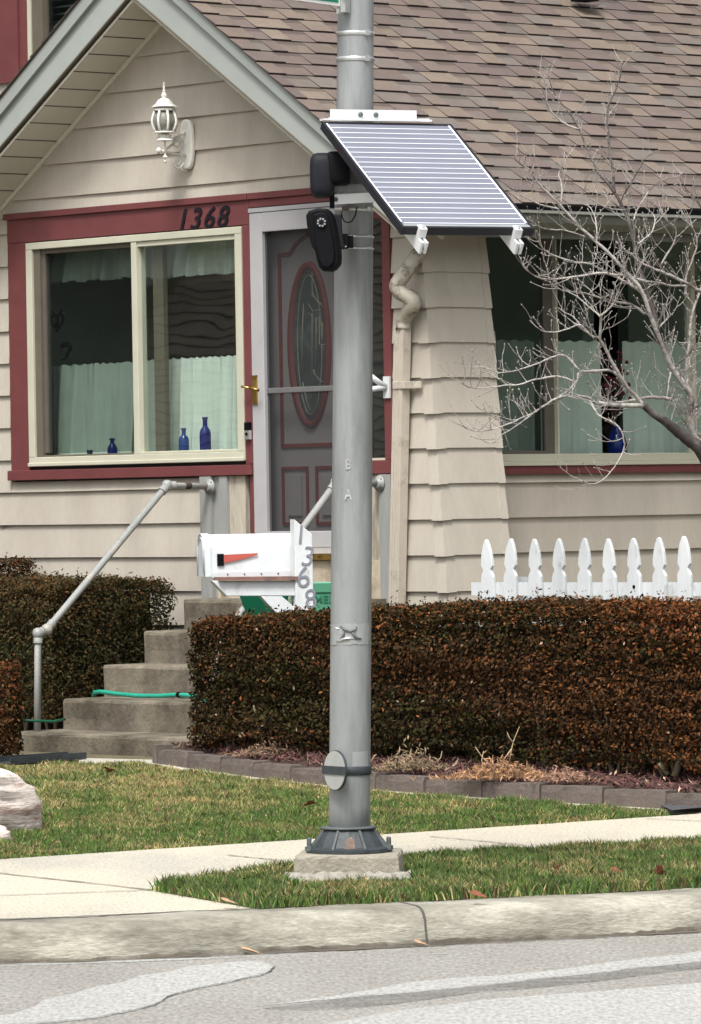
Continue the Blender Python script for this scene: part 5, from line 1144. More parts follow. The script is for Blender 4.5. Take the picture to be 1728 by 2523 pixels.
# bands on the shaft
def band(z, h, m, r=.003, lug=None, th0=0, name='band'):
    b = MB(); c = pp(z) - PR; b.lathe(c, [(pr(z) + r, -h / 2), (pr(z) + r + .001, -h / 2 + .001), (pr(z) + r + .001, h / 2 - .001), (pr(z) + r, h / 2)], m, 32, axis=ax)
    if lug is not None: d = Vector((sin(lug), -cos(lug), 0)); b.obox(c + d * (pr(z) + r + .003), (cos(lug), sin(lug), 0), d, (0, 0, 1), (.010, .004, h * .7), m)
    return b.build(name, pole)
def zpx(y): return at(870, y, 22.12).z
for y in (80, 143): band(zpx(y), .017, M_STEEL, lug=.62)
for y in (582, 611): band(zpx(y), .007, M_STEEL, lug=.85)
band(zpx(515), .012, M_STEEL, lug=.8)
# tape patch, label, faded stencil, strap and reflector
def patch(x0, y0, x1, y1, m, lift, name, n=10, edge=0.0, shape=None):
    """thin sheet wrapped on the shaft between photo-measured heights; x in fractions of the visible half turn (-1..1)"""
    b = MB(); zt1, zb1 = zpx(y0), zpx(y1); rows = 4; vs = []
    for j in range(rows + 1):
        z = zt1 + (zb1 - zt1) * j / rows; c = pp(z) - PR
        for i in range(n + 1):
            f = x0 + (x1 - x0) * i / n; an = math.asin(max(-1, min(1, f))); R_ = pr(z) + lift + edge * random.uniform(-1, 1) * .5
            vs.append(c + Vector((sin(an) * R_, -cos(an) * R_, edge * random.uniform(-1, 1) * (1 if j in (0, rows) else 0))))
    b.add(vs, [(j * (n + 1) + i, j * (n + 1) + i + 1, (j + 1) * (n + 1) + i + 1, (j + 1) * (n + 1) + i) for j in range(rows) for i in range(n)], m, smooth=True)
    return b.build(name, pole)
patch(-.93, 1537, .86, 1588, M_TAPE, .0015, 'tape_patch', 20, .003)
patch(.845, 1470, .885, 1588, M_STEEL, .0025, 'tape_edge', 2)
b = MB(); c = pp(zpx(1558)) - PR; ry = pr(1.2) + .004
for pts in ([(-.95, .030), (-.55, .014)], [(-.50, .028), (-.28, .012), (-.02, .004), (.20, .012), (.28, .024)], [(-.28, .012), (-.36, -.012), (-.52, -.034)], [(.02, .004), (.12, -.008), (.26, -.024), (.5, -.028)], [(-.70, -.040), (-.40, -.028), (-.16, -.024), (.26, -.026)]):
    P = []
    for f, z in pts: an = math.asin(max(-1, min(1, f))); P.append(c + Vector((sin(an) * ry, -cos(an) * ry, z)))
    b.tube(P, [.002] + [.0065] * (len(P) - 2) + [.002], M_STEEL if pts[0][0] < -.9 or pts[0][1] < 0 else M_TAPE_D if 'M_TAPE_D' in globals() else mat('torn_gap', (.11, .115, .115), .6, .2, 20), 6)
b.build('torn_tape', pole)
patch(.12, 1852, .86, 1895, M_TAPE, .001, 'faded_sticker', 10, .0008)
M_SM = mottled(mat('faded_paint', (.36, .37, .375), .6, .3, 60), .15, .55, 45, (1, 1, 1))
for ch, yy_ in (('B', 1145), ('A', 1219)):
    c = at(858, yy_, 22.1); c.y = pp(c.z).y - pr(c.z) - .0015; text_mesh('faded_letter', ch, .058, M_SM, pole, Matrix.Translation(c - PR) @ Matrix.Rotation(pi / 2, 4, 'X'), .0005, 0, .002, .75)
band(zpx(1899), .036, M_CAST, .004, name='strap'); 
b = MB(); c = at(829, 1898, 22.2) - PR; d = Vector((-.84, -.54, .02)).normalized(); c = at(827, 1898, 22.085) - PR
b.lathe(c, [(.083, -.005), (.083, .004)], M_CAST, 40, axis=d); b.build('reflector_rim', pole); 
b = MB(); b.lathe(c + d * .0045, [(.080, 0), (.080, .002)], M_REFL, 40, axis=d); b.build('reflector_disk', pole)
b = MB(); t = Vector((-d.y, d.x, 0)); b.obox(c + d * .009, t, (0, 0, 1), d, (.088, .017, .002), M_CAST); b.build('reflector_strap', pole)
o = b.build if False else None
# orange label behind the camera
patch(-.98, 350, -.3, 420, M_ORANGE, .001, 'orange_sticker', 8)
# street name sign
z_s = at(830, 16, 22.1).z
sgn = empty('street_sign', 'green street name sign with white border bracketed to the steel pole top', 'street sign', pp(3.9) + Vector((-.02, -.02, 0)))
R = Vector(sgn.location); dv = Vector((-cos(radians(58)), -sin(radians(58)), 0)); nv = Vector((dv.y, -dv.x, 0)); o0 = pp(z_s) + Vector((-.055, -.095, 0)) - R
b = MB(); c = o0 + dv * .42 + Vector((0, 0, .115)); b.obox(c, dv, nv, (0, 0, 1), (.40, .0012, .115), M_SIGNW); b.build('sign_border', sgn)
b = MB(); b.obox(c, dv, nv, (0, 0, 1), (.388, .0030, .103), M_SIGN); b.build('sign_face', sgn)
b = MB(); b.obox(o0 + Vector((0.012, 0, .10)), dv, nv, (0, 0, 1), (.018, .012, .125), M_STEEL); b.obox(o0 + Vector((.0, .02, -.02)) + dv * .01, dv, nv, (0, 0, 1), (.028, .006, .010), M_STEEL); b.tube([o0 + Vector((.01, 0, .02)), o0 + Vector((.04, .08, .02))], .012, M_STEEL, 8); b.build('bracket', sgn)

# ================================================================== SOLAR PANEL
ph, ta = radians(26.2), radians(33.5); PW, PL = .596, .857
e_ = Vector((cos(ph), sin(ph), 0)); d_ = Vector((sin(ph) * cos(ta), -cos(ph) * cos(ta), -sin(ta))); n_ = e_.cross(d_) * -1
if n_.z < 0: n_ = -n_
TL = Vector((-.0923 * PSC, 21.97 * PSC, ZE + (3.3021 - ZE) * PSC))
sol = empty('solar_panel', 'tilted solar panel with thin white lines clamped to the steel pole', 'solar panel', TL)
S = lambda u_, v_, h=0: e_ * u_ + d_ * v_ + n_ * h
b = MB(); fr = .012; th = .034
for (u0, u1, v0, v1) in ((0, PW, 0, fr), (0, PW, PL - fr, PL), (0, fr, fr, PL - fr), (PW - fr, PW, fr, PL - fr)):
    b.hexa([S(u0, v0, -th), S(u1, v0, -th), S(u1, v1, -th), S(u0, v1, -th)], [S(u0, v0, 0), S(u1, v0, 0), S(u1, v1, 0), S(u0, v1, 0)], M_PFRAME)
b.build('frame', sol)
b = MB(); b.hexa([S(fr, fr, -.008), S(PW - fr, fr, -.008), S(PW - fr, PL - fr, -.008), S(fr, PL - fr, -.008)], [S(fr, fr, -.003), S(PW - fr, fr, -.003), S(PW - fr, PL - fr, -.003), S(fr, PL - fr, -.003)], M_CELL)
for i in range(20):
    v = .045 + (PL - .085) * i / 19; b.hexa([S(.024, v - .0017, -.0029), S(PW - .024, v - .0017, -.0029), S(PW - .024, v + .0017, -.0029), S(.024, v + .0017, -.0029)], [S(.024, v - .0017, -.0018), S(PW - .024, v - .0017, -.0018), S(PW - .024, v + .0017, -.0018), S(.024, v + .0017, -.0018)], M_CLINE)
for (u0, u1) in ((.0122, .020), (PW - .020, PW - .0122)): b.hexa([S(u0, fr, -.0029), S(u1, fr, -.0029), S(u1, PL - .05, -.0029), S(u0, PL - .05, -.0029)], [S(u0, fr, -.0012), S(u1, fr, -.0012), S(u1, PL - .05, -.0012), S(u0, PL - .05, -.0012)], M_CLINE)
b.hexa([S(fr, PL - .028, -.0029), S(PW - fr, PL - .028, -.0029), S(PW - fr, PL - fr, -.0029), S(fr, PL - fr, -.0029)], [S(fr, PL - .028, -.001), S(PW - fr, PL - .028, -.001), S(PW - fr, PL - fr, -.001), S(fr, PL - fr, -.001)], M_TAPE)
b.build('cells', sol)
for i, u0 in enumerate((.085, .515)):
    b = MB(); hw_ = .016
    for o1, o2 in ((-hw_, -.005), (.005, hw_)):
        b.hexa([S(u0 + o1, .02, -th - .052), S(u0 + o2, .02, -th - .052), S(u0 + o2, PL + .060, -th - .052), S(u0 + o1, PL + .060, -th - .052)], [S(u0 + o1, .02, -th - .002), S(u0 + o2, .02, -th - .002), S(u0 + o2, PL + .060, -th - .002), S(u0 + o1, PL + .060, -th - .002)], M_ALU)
    b.hexa([S(u0 - .005, .02, -th - .040), S(u0 + .005, .02, -th - .040), S(u0 + .005, PL + .050, -th - .040), S(u0 - .005, PL + .050, -th - .040)], [S(u0 - .005, .02, -th - .012), S(u0 + .005, .02, -th - .012), S(u0 + .005, PL + .040, -th - .012), S(u0 - .005, PL + .040, -th - .012)], M_CASTL)
    b.build('rail', sol)
    b = MB(); b.hexa([S(u0 - .016, PL + .001, -th - .001), S(u0 + .016, PL + .001, -th - .001), S(u0 + .016, PL + .024, -th - .001), S(u0 - .016, PL + .024, -th - .001)], [S(u0 - .016, PL + .001, .001), S(u0 + .016, PL + .001, .001), S(u0 + .016, PL + .024, .001), S(u0 - .016, PL + .024, .001)], M_ALU)
    b.hexa([S(u0 - .016, PL - .012, .0012), S(u0 + .016, PL - .012, .0012), S(u0 + .016, PL + .024, .0012), S(u0 - .016, PL + .024, .0012)], [S(u0 - .016, PL - .012, .006), S(u0 + .016, PL - .012, .006), S(u0 + .016, PL + .024, .006), S(u0 - .016, PL + .024, .006)], M_ALU)
    b.tube([S(u0, PL + .012, -.02), S(u0, PL + .012, .016)], .006, M_STEEL, 8); b.lathe(S(u0 + .006, PL + .030, -th - .018), [(.010, 0), (.010, .008), (.006, .009), (.006, .018)], M_STEEL, 6, axis=d_); b.build('clamp', sol)
# top bracket: aluminium angle across the pole front
P0 = at(814, 283, 22.03) - TL; P1 = at(1026, 286, 22.03 + .17) - TL; dx_ = (P1 - P0).normalized(); 
b = MB(); c = (P0 + P1) / 2 + Vector((0, 0, .002)); b.obox(c, dx_, (0, 0, 1), (-dx_.y, dx_.x, 0), ((P1 - P0).length / 2, .021, .003), M_ALU)
b.obox(c + Vector((.01, -.018, -.024)), dx_, (0, 0, 1), (-dx_.y, dx_.x, 0), ((P1 - P0).length / 2 + .05, .004, .022), M_ALU)
for sx_ in (-.06, .01): q = c + dx_ * sx_; b.lathe(q + Vector((0, -.004, 0)), [(.011, 0), (.011, .006), (.006, .010)], M_CASTL, 6, axis=(dx_.y, -dx_.x, 0))
for sx_ in (-(P1 - P0).length / 2 + .02, (P1 - P0).length / 2 + .03): b.obox(c + dx_ * sx_ + Vector((0, -.03, -.022)), dx_, (0, 0, 1), (-dx_.y, dx_.x, 0), (.022, .007, .016), M_ALU)
b.build('top_bracket', sol)
# strut from the pole to the panel back
M_STRUT = mat('white_strut', (.86, .88, .88), .4, .03, 9)
A0_, A1_ = at(817, 492, 22.02) - TL, at(960, 484, 22.02 + .02) - TL
b = MB(); q0, q1 = A0_, A1_; dx2 = (q1 - q0).normalized(); up2 = Vector((0, 0, 1)); nn2 = dx2.cross(up2); b.obox((q0 + q1) / 2, dx2, up2, nn2, ((q1 - q0).length / 2, .0205, .003), M_STRUT)
b.obox((q0 + q1) / 2 + Vector((0, .02, .018)), dx2, nn2, up2, ((q1 - q0).length / 2, .018, .0025), M_ALU); b.lathe(q0 + dx2 * .018 - Vector((0, .003, 0)), [(.009, 0), (.009, .007), (.004, .010)], M_CASTL, 6, axis=(0, -1, 0))
b.build('strut', sol)
b = MB(); q0, q1 = at(817, 468, 22.045) - TL, at(925, 468, 22.045) - TL; b.obox((q0 + q1) / 2, (1, 0, 0), (0, 0, 1), (0, 1, 0), ((q1 - q0).length / 2, .022, .012), M_POLE)
b.obox(q0, (1, 0, 0), (0, 0, 1), (0, 1, 0), (.003, .026, .02), M_ALU)
for x in (833, 848): v = at(x, 484, 22.03) - TL; b.lathe(v, [(.006, -.006), (.006, .016)], M_ALU, 8)
b.build('lower_bracket', sol)

# ================================================================== CAMERAS ON THE POLE
def rbox(bm, c, ax_, h, m, sub=6, p=4.0, taper=None):
    """superellipsoid housing; h = half sizes along the axes"""
    X, Y, Z = [Vector(v).normalized() for v in ax_]; n, k = 28, 14; vs = []
    f = lambda v, q: (abs(v) ** q) * (1 if v >= 0 else -1)
    for j in range(k + 1):
        th_ = -pi / 2 + pi * j / k
        for i in range(n):
            an = 2 * pi * i / n; x = f(cos(th_), 2 / p) * f(cos(an), 2 / p); y = f(cos(th_), 2 / p) * f(sin(an), 2 / p); z = f(sin(th_), 2 / p); t = taper(z) if taper else 1
            vs.append(Vector(c) + X * x * h[0] * t + Y * y * h[1] * t + Z * z * h[2])
    bm.add(vs, [(j * n + i, j * n + (i + 1) % n, (j + 1) * n + (i + 1) % n, (j + 1) * n + i) for j in range(k) for i in range(n)], m, smooth=True)
uc = empty('battery_housing', 'rounded black equipment housing high on the steel pole beside the solar panel edge', 'equipment box', at(812, 430, 22.1))
R = Vector(uc.location); dx3 = Vector((cos(radians(35)), sin(radians(35)), 0)); dn3 = Vector((-sin(radians(35)), cos(radians(35)), 0))
b = MB(); rbox(b, at(794, 433, 22.02) - R, ((1, .0, 0), (0, 1, 0), (0, 0, 1)), (.051, .075, .093), M_CAMB, p=4.2)
b.build('front_shell', uc)
b = MB(); rbox(b, at(834, 416, 22.03) - R, ((1, 0, 0), (0, 1, 0), (0, 0, 1)), (.050, .085, .070), M_BLACK, p=6); b.obox(at(818, 480, 22.04) - R, (1, 0, 0), (0, 1, 0), (0, 0, 1), (.010, .03, .055), M_BLACK); b.build('rear_shell', uc)
lc = empty('pole_camera', 'black licence plate camera with round lens ring facing the street, lower on the pole', 'camera', at(800, 590, 22.0))
R = Vector(lc.location)
def c4(x, y, Y): return at(740 + x / 7.236, 360 + y / 7.236, Y)
b = MB()   # hood: outline prism, slightly turned to the left
outl = [(95, 1230), (150, 1150), (300, 1105), (460, 1115), (530, 1170), (590, 1300), (640, 1560), (690, 1840), (700, 1960), (690, 2100), (620, 2190), (540, 2235), (400, 2225), (330, 2160), (290, 2040), (255, 1870), (200, 1790), (150, 1600), (110, 1400)]
P = [c4(x, y, 21.90) - R for x, y in outl]; b.prism(P, (.012, .075, 0), M_BLACK); b.build('hood', lc, bevel=.010)
b = MB(); inn = [(235, 1230), (330, 1180), (450, 1190), (510, 1260), (560, 1500), (620, 1880), (600, 2080), (500, 2170), (400, 2150), (340, 2040), (260, 1700)]
P = [c4(x, y, 21.885) - R for x, y in inn]; b.prism(P, (0, .014, 0), M_BLACK); b.build('faceplate', lc, bevel=.006)
b = MB(); c = c4(378, 1365, 21.883) - R; b.lathe(c, [(.021, 0), (.022, .004), (.019, .008), (.013, .009)], M_CAMB, 24, axis=(-.1, -1, 0))
for k in range(8): an = k * pi / 4 + .3; b.lathe(c + Vector((.0150 * cos(an), -.006, .0150 * sin(an))), [(.0046, 0), (.0042, .004), (.002, .005)], M_TAPE, 10, axis=(0, -1, 0))
b.lathe(c + Vector((0, -.006, 0)), [(.008, 0), (.007, .003), (.003, .004)], M_BLACK, 16, axis=(0, -1, 0)); b.build('lens_ring', lc)
b = MB(); P = [c4(x, y, 21.96) - R for x, y in ((560, 1205), (735, 1210), (750, 1500), (790, 1820), (650, 1840), (620, 1600), (570, 1300))]; b.prism(P, (0, .09, 0), M_CAMB); b.build('body', lc, bevel=.006)
b = MB(); b.obox(c4(850, 1710, 22.06) - R, (1, 0, 0), (0, 1, 0), (0, 0, 1), (.022, .04, .024), M_BLACK); b.obox(c4(800, 1700, 22.02) - R, (1, 0, 0), (0, 1, 0), (0, 0, 1), (.012, .03, .030), M_BLACK); b.lathe(c4(810, 1790, 21.99) - R, [(.004, 0), (.003, .004)], M_STEEL, 8, axis=(0, -1, 0)); b.build('mount', lc)
b = MB(); pts = [c4(735, 1160, 22.0), c4(745, 1270, 22.0), c4(790, 1345, 22.0), c4(860, 1365, 22.0), c4(930, 1330, 22.0), c4(985, 1220, 22.0), c4(1010, 1080, 22.0)]; b.tube([p - R for p in pts], .0028, M_BLACK, 6)
b.obox(c4(800, 1110, 22.01) - R, (1, 0, 0), (0, 1, 0), (0, 0, 1), (.014, .01, .010), M_RUST); b.build('cable', lc)

at = at_plain

# ================================================================== MAILBOX
MY = 29.55; ang = radians(14)
ax_m = Vector((cos(ang), sin(ang), 0)); nm = Vector((sin(ang), -cos(ang), 0))      # along the box to the right / towards the street
def mq(x, y, Y=MY): return at(440 + x / 3.184, 1240 + y / 3.184, Y)
base = mq(925, 940, MY + .1); mb = empty('mailbox', 'white curbside mailbox with red flag and the number 1368 down its white wooden post', 'mailbox', (base.x, base.y, .33))
R = Vector(mb.location)
org = mq(220, 560) ; Lm = .505; rr = .086; zb_m = mq(220, 568).z; hwall = mq(220, 245).z - zb_m - rr
def arch(u_, g=0.0, zoff=0):
    P = []; c = Vector((org.x, org.y + rr, 0)) + ax_m * u_
    for v, z in [(-1, 0)] + [(-cos(pi * i / 14), hwall + (rr + g) * sin(pi * i / 14) * 1.0) for i in range(15)] + [(1, 0)]:
        P.append(c - nm * (v * (rr + g)) * -1 * -1 + Vector((0, 0, zb_m + z - (g if z == 0 else 0))))
    return [p - R for p in P]
b = MB(); A_, B_ = arch(0), arch(Lm); n = len(A_); b.add(A_ + B_, [(i, i + 1, n + i + 1, n + i) for i in range(n - 1)], M_MBX, smooth=True); b.add(A_, [tuple(range(n))], M_MBX); b.add(B_, [tuple(range(n))[::-1]], M_MBX)
b.add([A_[0], A_[-1], B_[-1], B_[0]], [(0, 1, 2, 3)], M_MBX)
MBX = b.build('box_shell', mb)
b = MB(); A_, B_ = arch(-.032, .006), arch(.004, .006); b.add(A_ + B_, [(i, i + 1, n + i + 1, n + i) for i in range(n - 1)], M_MBX, smooth=True); b.add(A_, [tuple(range(n))], M_MBX); b.add(B_, [tuple(range(n))[::-1]], M_MBX)
b.tube(arch(-.034, .004), .004, M_MBX, 6); b.tube(arch(-.036, -.018), .003, M_MBX, 6); b.build('mailbox_door', mb)
def face(u_, v_, h): return Vector((org.x, org.y + rr, 0)) + ax_m * u_ + nm * (rr + h) + Vector((0, 0, zb_m + v_)) - R
b = MB(); b.hexa([face(.004, -.012, .0), face(Lm - .005, -.012, .0), face(Lm - .005, -.012, -.02), face(.004, -.012, -.02)], [face(.004, .018, .003), face(Lm - .005, .018, .003), face(Lm - .005, .018, -.02), face(.004, .018, -.02)], M_MBX)
for k in range(4): b.lathe(face(.10 + .085 * 1.15 * k, .004, .003), [(.005, 0), (.004, .002)], M_RUST, 8, axis=nm)
b.build('skirt', mb)
b = MB(); fx = (mq(300, 450) - mq(220, 450)).x / cos(ang); fz = mq(300, 400).z - zb_m
b.obox((face(fx, fz - .032, .006)), ax_m, (0, 0, 1), nm, (.019, .034, .006), M_BLACK); b.lathe(face(fx, fz - .028, .012), [(.007, 0), (.006, .005)], M_BLACK, 8, axis=nm); b.build('flag_mount', mb, bevel=.003)
b = MB(); q = [face(fx + .018, fz - .004, .008), face(fx + .215, fz + .002, .008), face(fx + .215, fz - .008, .008), face(fx + .10, fz - .036, .008), face(fx + .018, fz - .050, .008)]; b.prism(q, nm * .003, M_FLAG); b.build('flag', mb)
# post: square timber with a slanted top
pc = mq(990, 900, MY + .02); px0 = mq(888, 600).x; px1 = mq(1048, 600).x; pw = (px1 - px0) / 2 / (cos(ang) + sin(ang) * 0) * 1.0
cen = Vector(((px0 + px1) / 2, MY + .06, 0)); hwid = (px1 - px0) / 2 / (cos(ang) + sin(ang)) * 1.0; hwid = .052
def pv(u_, w_, z): return cen + ax_m * u_ + nm * w_ + Vector((0, 0, z)) - R
zl, zr = mq(890, 125).z, mq(1040, 245).z; zbm = .30
b = MB(); b.hexa([pv(-hwid, hwid, zbm), pv(hwid, hwid, zbm), pv(hwid, -hwid, zbm), pv(-hwid, -hwid, zbm)], [pv(-hwid, hwid, zl), pv(hwid, hwid, zr), pv(hwid, -hwid, zr), pv(-hwid, -hwid, zl)], M_WHITE); b.build('post', mb, bevel=.004)
za_, zb2 = mq(250, 600).z, mq(370, 727).z; 
def av(x, y, h): 
    v = mq(x, y); u_ = (v.x - cen.x) / ax_m.x; return pv(u_, h, v.z)
b = MB(); q = [av(255, 607, hwid - .02), av(965, 607, hwid - .02), av(965, 727, hwid - .02), av(370, 727, hwid - .02)]; b.prism(q, -nm * .075, M_WHITE); b.build('arm', mb, bevel=.004)
b = MB(); q = [av(635, 729, hwid - .022), av(800, 729, hwid - .022), av(915, 830, hwid - .022), av(925, 960, hwid - .022), av(850, 960, hwid - .022)]; b.prism(q, -nm * .07, M_WHITE); b.build('brace', mb, bevel=.003)
b = MB(); q = [av(300, 578, hwid + .01), av(915, 573, hwid + .01), av(915, 603, hwid + .01), av(300, 603, hwid + .01)]; b.prism(q, -nm * .13, mat('bare_red_board', (.20, .10, .085), .8, .3, 14, col2=(.12, .09, .08), c2s=18)); b.build('base_board', mb)
for ch, (x, y), hg, rt in (('1', (938, 253), 150, 0.03), ('3', (995, 422), 155, -.12), ('6', (958, 588), 165, .10), ('8', (1017, 757), 150, .18)):
    v = mq(x, y); u_ = (v.x - cen.x) / ax_m.x + (-.004); M_ = Matrix.Translation(pv(u_, hwid + .002, v.z)) @ Matrix.Rotation(ang, 4, 'Z') @ Matrix.Rotation(pi / 2, 4, 'X') @ Matrix.Rotation(rt, 4, 'Z')
    sz = hg / 3.184 / F * MY / .70
    text_mesh('digit', ch, sz, M_DIGIT, mb, M_, .003, .12, -.0008, 1.0)

# ================================================================== GREEN BIN
def gq(x, y, Y=30.45): return at(560 + x / 3.98, 1380 + y / 3.98, Y)
bn = empty('green_bin', 'green plastic bin with raised lettering on the steps behind the mailbox post', 'bin', (gq(700, 600).x, 30.45, .745))
R = Vector(bn.location)
xl, xr = gq(600, 240).x, gq(1175, 240).x; zt4 = gq(900, 222).z; zb4 = .80; zr2 = gq(900, 322).z
def bv(x, z, y): return Vector((x, 30.45 + y, z)) - R
ins = gq(290, 600).x - gq(125, 350).x
b = MB(); tp = (zt4 - zb4); sl_ = .03
def ringb(z, g): f = (zt4 - z) / tp; return [bv(xl + sl_ * f - g, z, .035 * f - g), bv(xr - sl_ * f + g, z, .035 * f - g), bv(xr - sl_ * f + g, z, .34 - .035 * f + g), bv(xl + sl_ * f - g, z, .34 - .035 * f + g)]
def tub(bm, levels, m):
    vs = []; 
    for z, g in levels: vs += ringb(z, g)
    bm.add(vs, [(k * 4 + i, k * 4 + (i + 1) % 4, k * 4 + 4 + (i + 1) % 4, k * 4 + 4 + i) for k in range(len(levels) - 1) for i in range(4)] , m)
tub(b, [(zb4, 0), (zb4 + .09, 0)], M_GREENK); b.add(ringb(zb4, 0), [(0, 1, 2, 3)], M_GREENK)
tub(b, [(zb4 + .09, 0), (zr2, 0), (zr2 + .001, .008), (zt4, .010), (zt4, -.006), (zb4 + .08, -.006)], M_GREENB); b.build('tub', bn, bevel=.004)
Mx = Matrix.Translation(bv(gq(925, 385).x + .006, gq(925, 385).z, .006)) @ Matrix.Rotation(pi / 2 + .1, 4, 'X'); text_mesh('lettering', 'IMEL', .062, M_GREEND, bn, Mx, .004, 0, .001, 1.0)

dt = empty('dark_green_tub', 'dark green slant sided tub glimpsed between mailbox arm and brace', 'tub', (gq(300, 500).x, 30.75, .75))
R2_ = Vector(dt.location); b = MB(); x0_, x1_ = gq(70, 330, 30.75).x, gq(660, 330, 30.75).x; zt_d = gq(300, 300, 30.75).z + .03; vs = []
for z, f in ((zt_d, 0), (zt_d - .035, .01), (zt_d - .036, .025), (.76, .17)):
    vs += [Vector(v) - R2_ for v in ((x0_ + f, 30.62 + f * .4, z), (x1_ - f, 30.62 + f * .4, z), (x1_ - f, 30.95 - f * .4, z), (x0_ + f, 30.95 - f * .4, z))]
b.add(vs, [(k * 4 + i_, k * 4 + (i_ + 1) % 4, k * 4 + 4 + (i_ + 1) % 4, k * 4 + 4 + i_) for k in range(3) for i_ in range(4)] + [(12, 13, 14, 15)], M_GREENK); b.build('tub', dt, bevel=.004)
b = MB(); b.tube([Vector((x0_ + .02, 30.63, zt_d)) - R2_, Vector((x1_ - .02, 30.63, zt_d)) - R2_], .010, M_GREENK, 8); b.build('rim', dt)

# ================================================================== PICKET FENCE
fA = at(1168, 1450, 28.95); fa_ = Vector((UA[0], UA[1], 0)); fn = Vector((-VA[0], -VA[1], 0))   # fence runs parallel to the gable front
fen = empty('picket_fence', 'white gothic point picket fence standing between hedge and side wall', 'fence', (fA.x, fA.y, .4))
R = Vector(fen.location)
pkx = [1200 + x / 3.015 for x in (35, 212, 390, 570, 760, 940, 1125, 1315, 1500)]
def s_at(x, y):   # distance along the fence for a photo column
    r, s_ = ray(x, y); den = r * fn.x + fn.y; Y = (fA.x * fn.x + fA.y * fn.y) / den; return (Vector((r * Y, Y, 0)) - Vector((fA.x, fA.y, 0))).dot(fa_)
ss = [s_at(x, 1400) for x in pkx]; st_ = (ss[-1] - ss[0]) / 8
zr_ = at(1230, 1450, 28.9).z; ztp = at(1212, 1327, 28.85).z
pk = [(-.049, -.8), (.049, -.8), (.049, -.118), (.042, -.103), (.034, -.093), (.030, -.080), (.037, -.070), (.045, -.058), (.043, -.03), (.036, .015), (.024, .052), (.009, .083), (0, .088)]; pk = pk + [(-x, z) for x, z in pk[2:-1][::-1]]
M_HOLE = M_BLACK
for i in range(13):
    s_ = ss[i] if i < 9 else ss[-1] + st_ * (i - 8); c = fa_ * s_ + fn * .022; zt5 = ztp - .088 - R.z + random.uniform(-.005, .005)
    b = MB(); til = random.uniform(-.014, .014)
    b.prism([c + fa_ * (x + til * (z * 3)) + Vector((0, 0, zt5 + z)) for x, z in pk], fn * .020, M_WHITE); o = b.build('picket', fen, bevel=.003)
    b = MB()
    for dx_k, dz_k in ((-.012, 0), (.014, .003)): b.lathe(c + fa_ * dx_k + fn * .0205 + Vector((0, 0, zr_ - .012 - R.z + dz_k)), [(.0035, 0), (.003, .0015)], M_RUST, 6, axis=fn)
    if i == 6: b.lathe(c + fa_ * .006 + fn * .0205 + Vector((0, 0, zr_ + .012 - R.z)), [(.011, 0), (.010, .0015)], M_BLACK, 12, axis=fn)
    b.build('nail', o)
b = MB(); b.hexa([fa_ * -.0 + Vector((0, 0, zr_ - .036 - R.z)), fa_ * 3.2 + Vector((0, 0, zr_ - .036 - R.z)), fa_ * 3.2 + fn * .02 + Vector((0, 0, zr_ - .036 - R.z)), fn * .02 + Vector((0, 0, zr_ - .036 - R.z))],
                 [fa_ * -.0 + Vector((0, 0, zr_ + .036 - R.z)), fa_ * 3.2 + Vector((0, 0, zr_ + .036 - R.z)), fa_ * 3.2 + fn * .02 + Vector((0, 0, zr_ + .036 - R.z)), fn * .02 + Vector((0, 0, zr_ + .036 - R.z))], M_WHITE); b.build('rail', fen)
b = MB(); b.hexa([fa_ * -.0 + Vector((0, 0, .25)), fa_ * 3.2 + Vector((0, 0, .25)), fa_ * 3.2 + fn * .02 + Vector((0, 0, .25)), fn * .02 + Vector((0, 0, .25))], [Vector((0, 0, .32)), fa_ * 3.2 + Vector((0, 0, .32)), fa_ * 3.2 + fn * .02 + Vector((0, 0, .32)), fn * .02 + Vector((0, 0, .32))], M_WHITE); b.build('rail', fen)
b = MB()
for s_ in (.30, 2.7): b = MB(); b.obox(fa_ * s_ - fn * .05 + Vector((0, 0, .38)), fa_, fn, (0, 0, 1), (.045, .045, .50), M_WHITE); b.build('fence_post', fen)

# ================================================================== BARE TREE
tree = empty('bare_tree', 'leafless pale barked tree reaching in from the right across the side window', 'tree', (2.05, 27.9, .35))
R = Vector(tree.location)
TY = 28.1
def Z1(x, y): return (1100 + x / 2.535, 100 + y / 2.535)
def Z2(x, y): return (1100 + x / 2.535, 600 + y / 2.535)
MPX = TY / F      # metres per photo pixel
rt_ = random.Random(12)
limbs = []   # (points, r0, r1, y0, y1, dark)
def limb(pts, r0, r1, y0, y1, dark=False, tw=1.0):
    n = len(pts); P = []
    for i, (x, y) in enumerate(pts): P.append(at(x, y, TY + y0 + (y1 - y0) * i / (n - 1)))
    # Catmull-Rom smoothing with a little wander
    out = []
    for i in range(n - 1):
        p0, p1, p2, p3 = P[max(i - 1, 0)], P[i], P[i + 1], P[min(i + 2, n - 1)]; k = 4
        for j in range(k):
            t = j / k; v = .5 * ((2 * p1) + (-p0 + p2) * t + (2 * p0 - 5 * p1 + 4 * p2 - p3) * t * t + (-p0 + 3 * p1 - 3 * p2 + p3) * t ** 3); out.append(v + Vector([rt_.uniform(-.0022, .0022) for _ in range(3)]))
    out.append(P[-1]); N = len(out); rad = [1.2 * (r0 + (r1 - r0) * (i / (N - 1)) ** .8) * MPX for i in range(N)]; limbs.append((out, rad, dark, tw)); return out
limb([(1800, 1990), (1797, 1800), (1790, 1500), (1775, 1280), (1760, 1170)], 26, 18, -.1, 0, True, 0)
limb([(1765, 1180), (1728, 1109)] + [Z2(1530, 1240), Z2(1450, 1180), Z2(1380, 1120), Z2(1290, 1060), Z2(1220, 1000)], 17, 6.5, 0, -.25, True, .4)
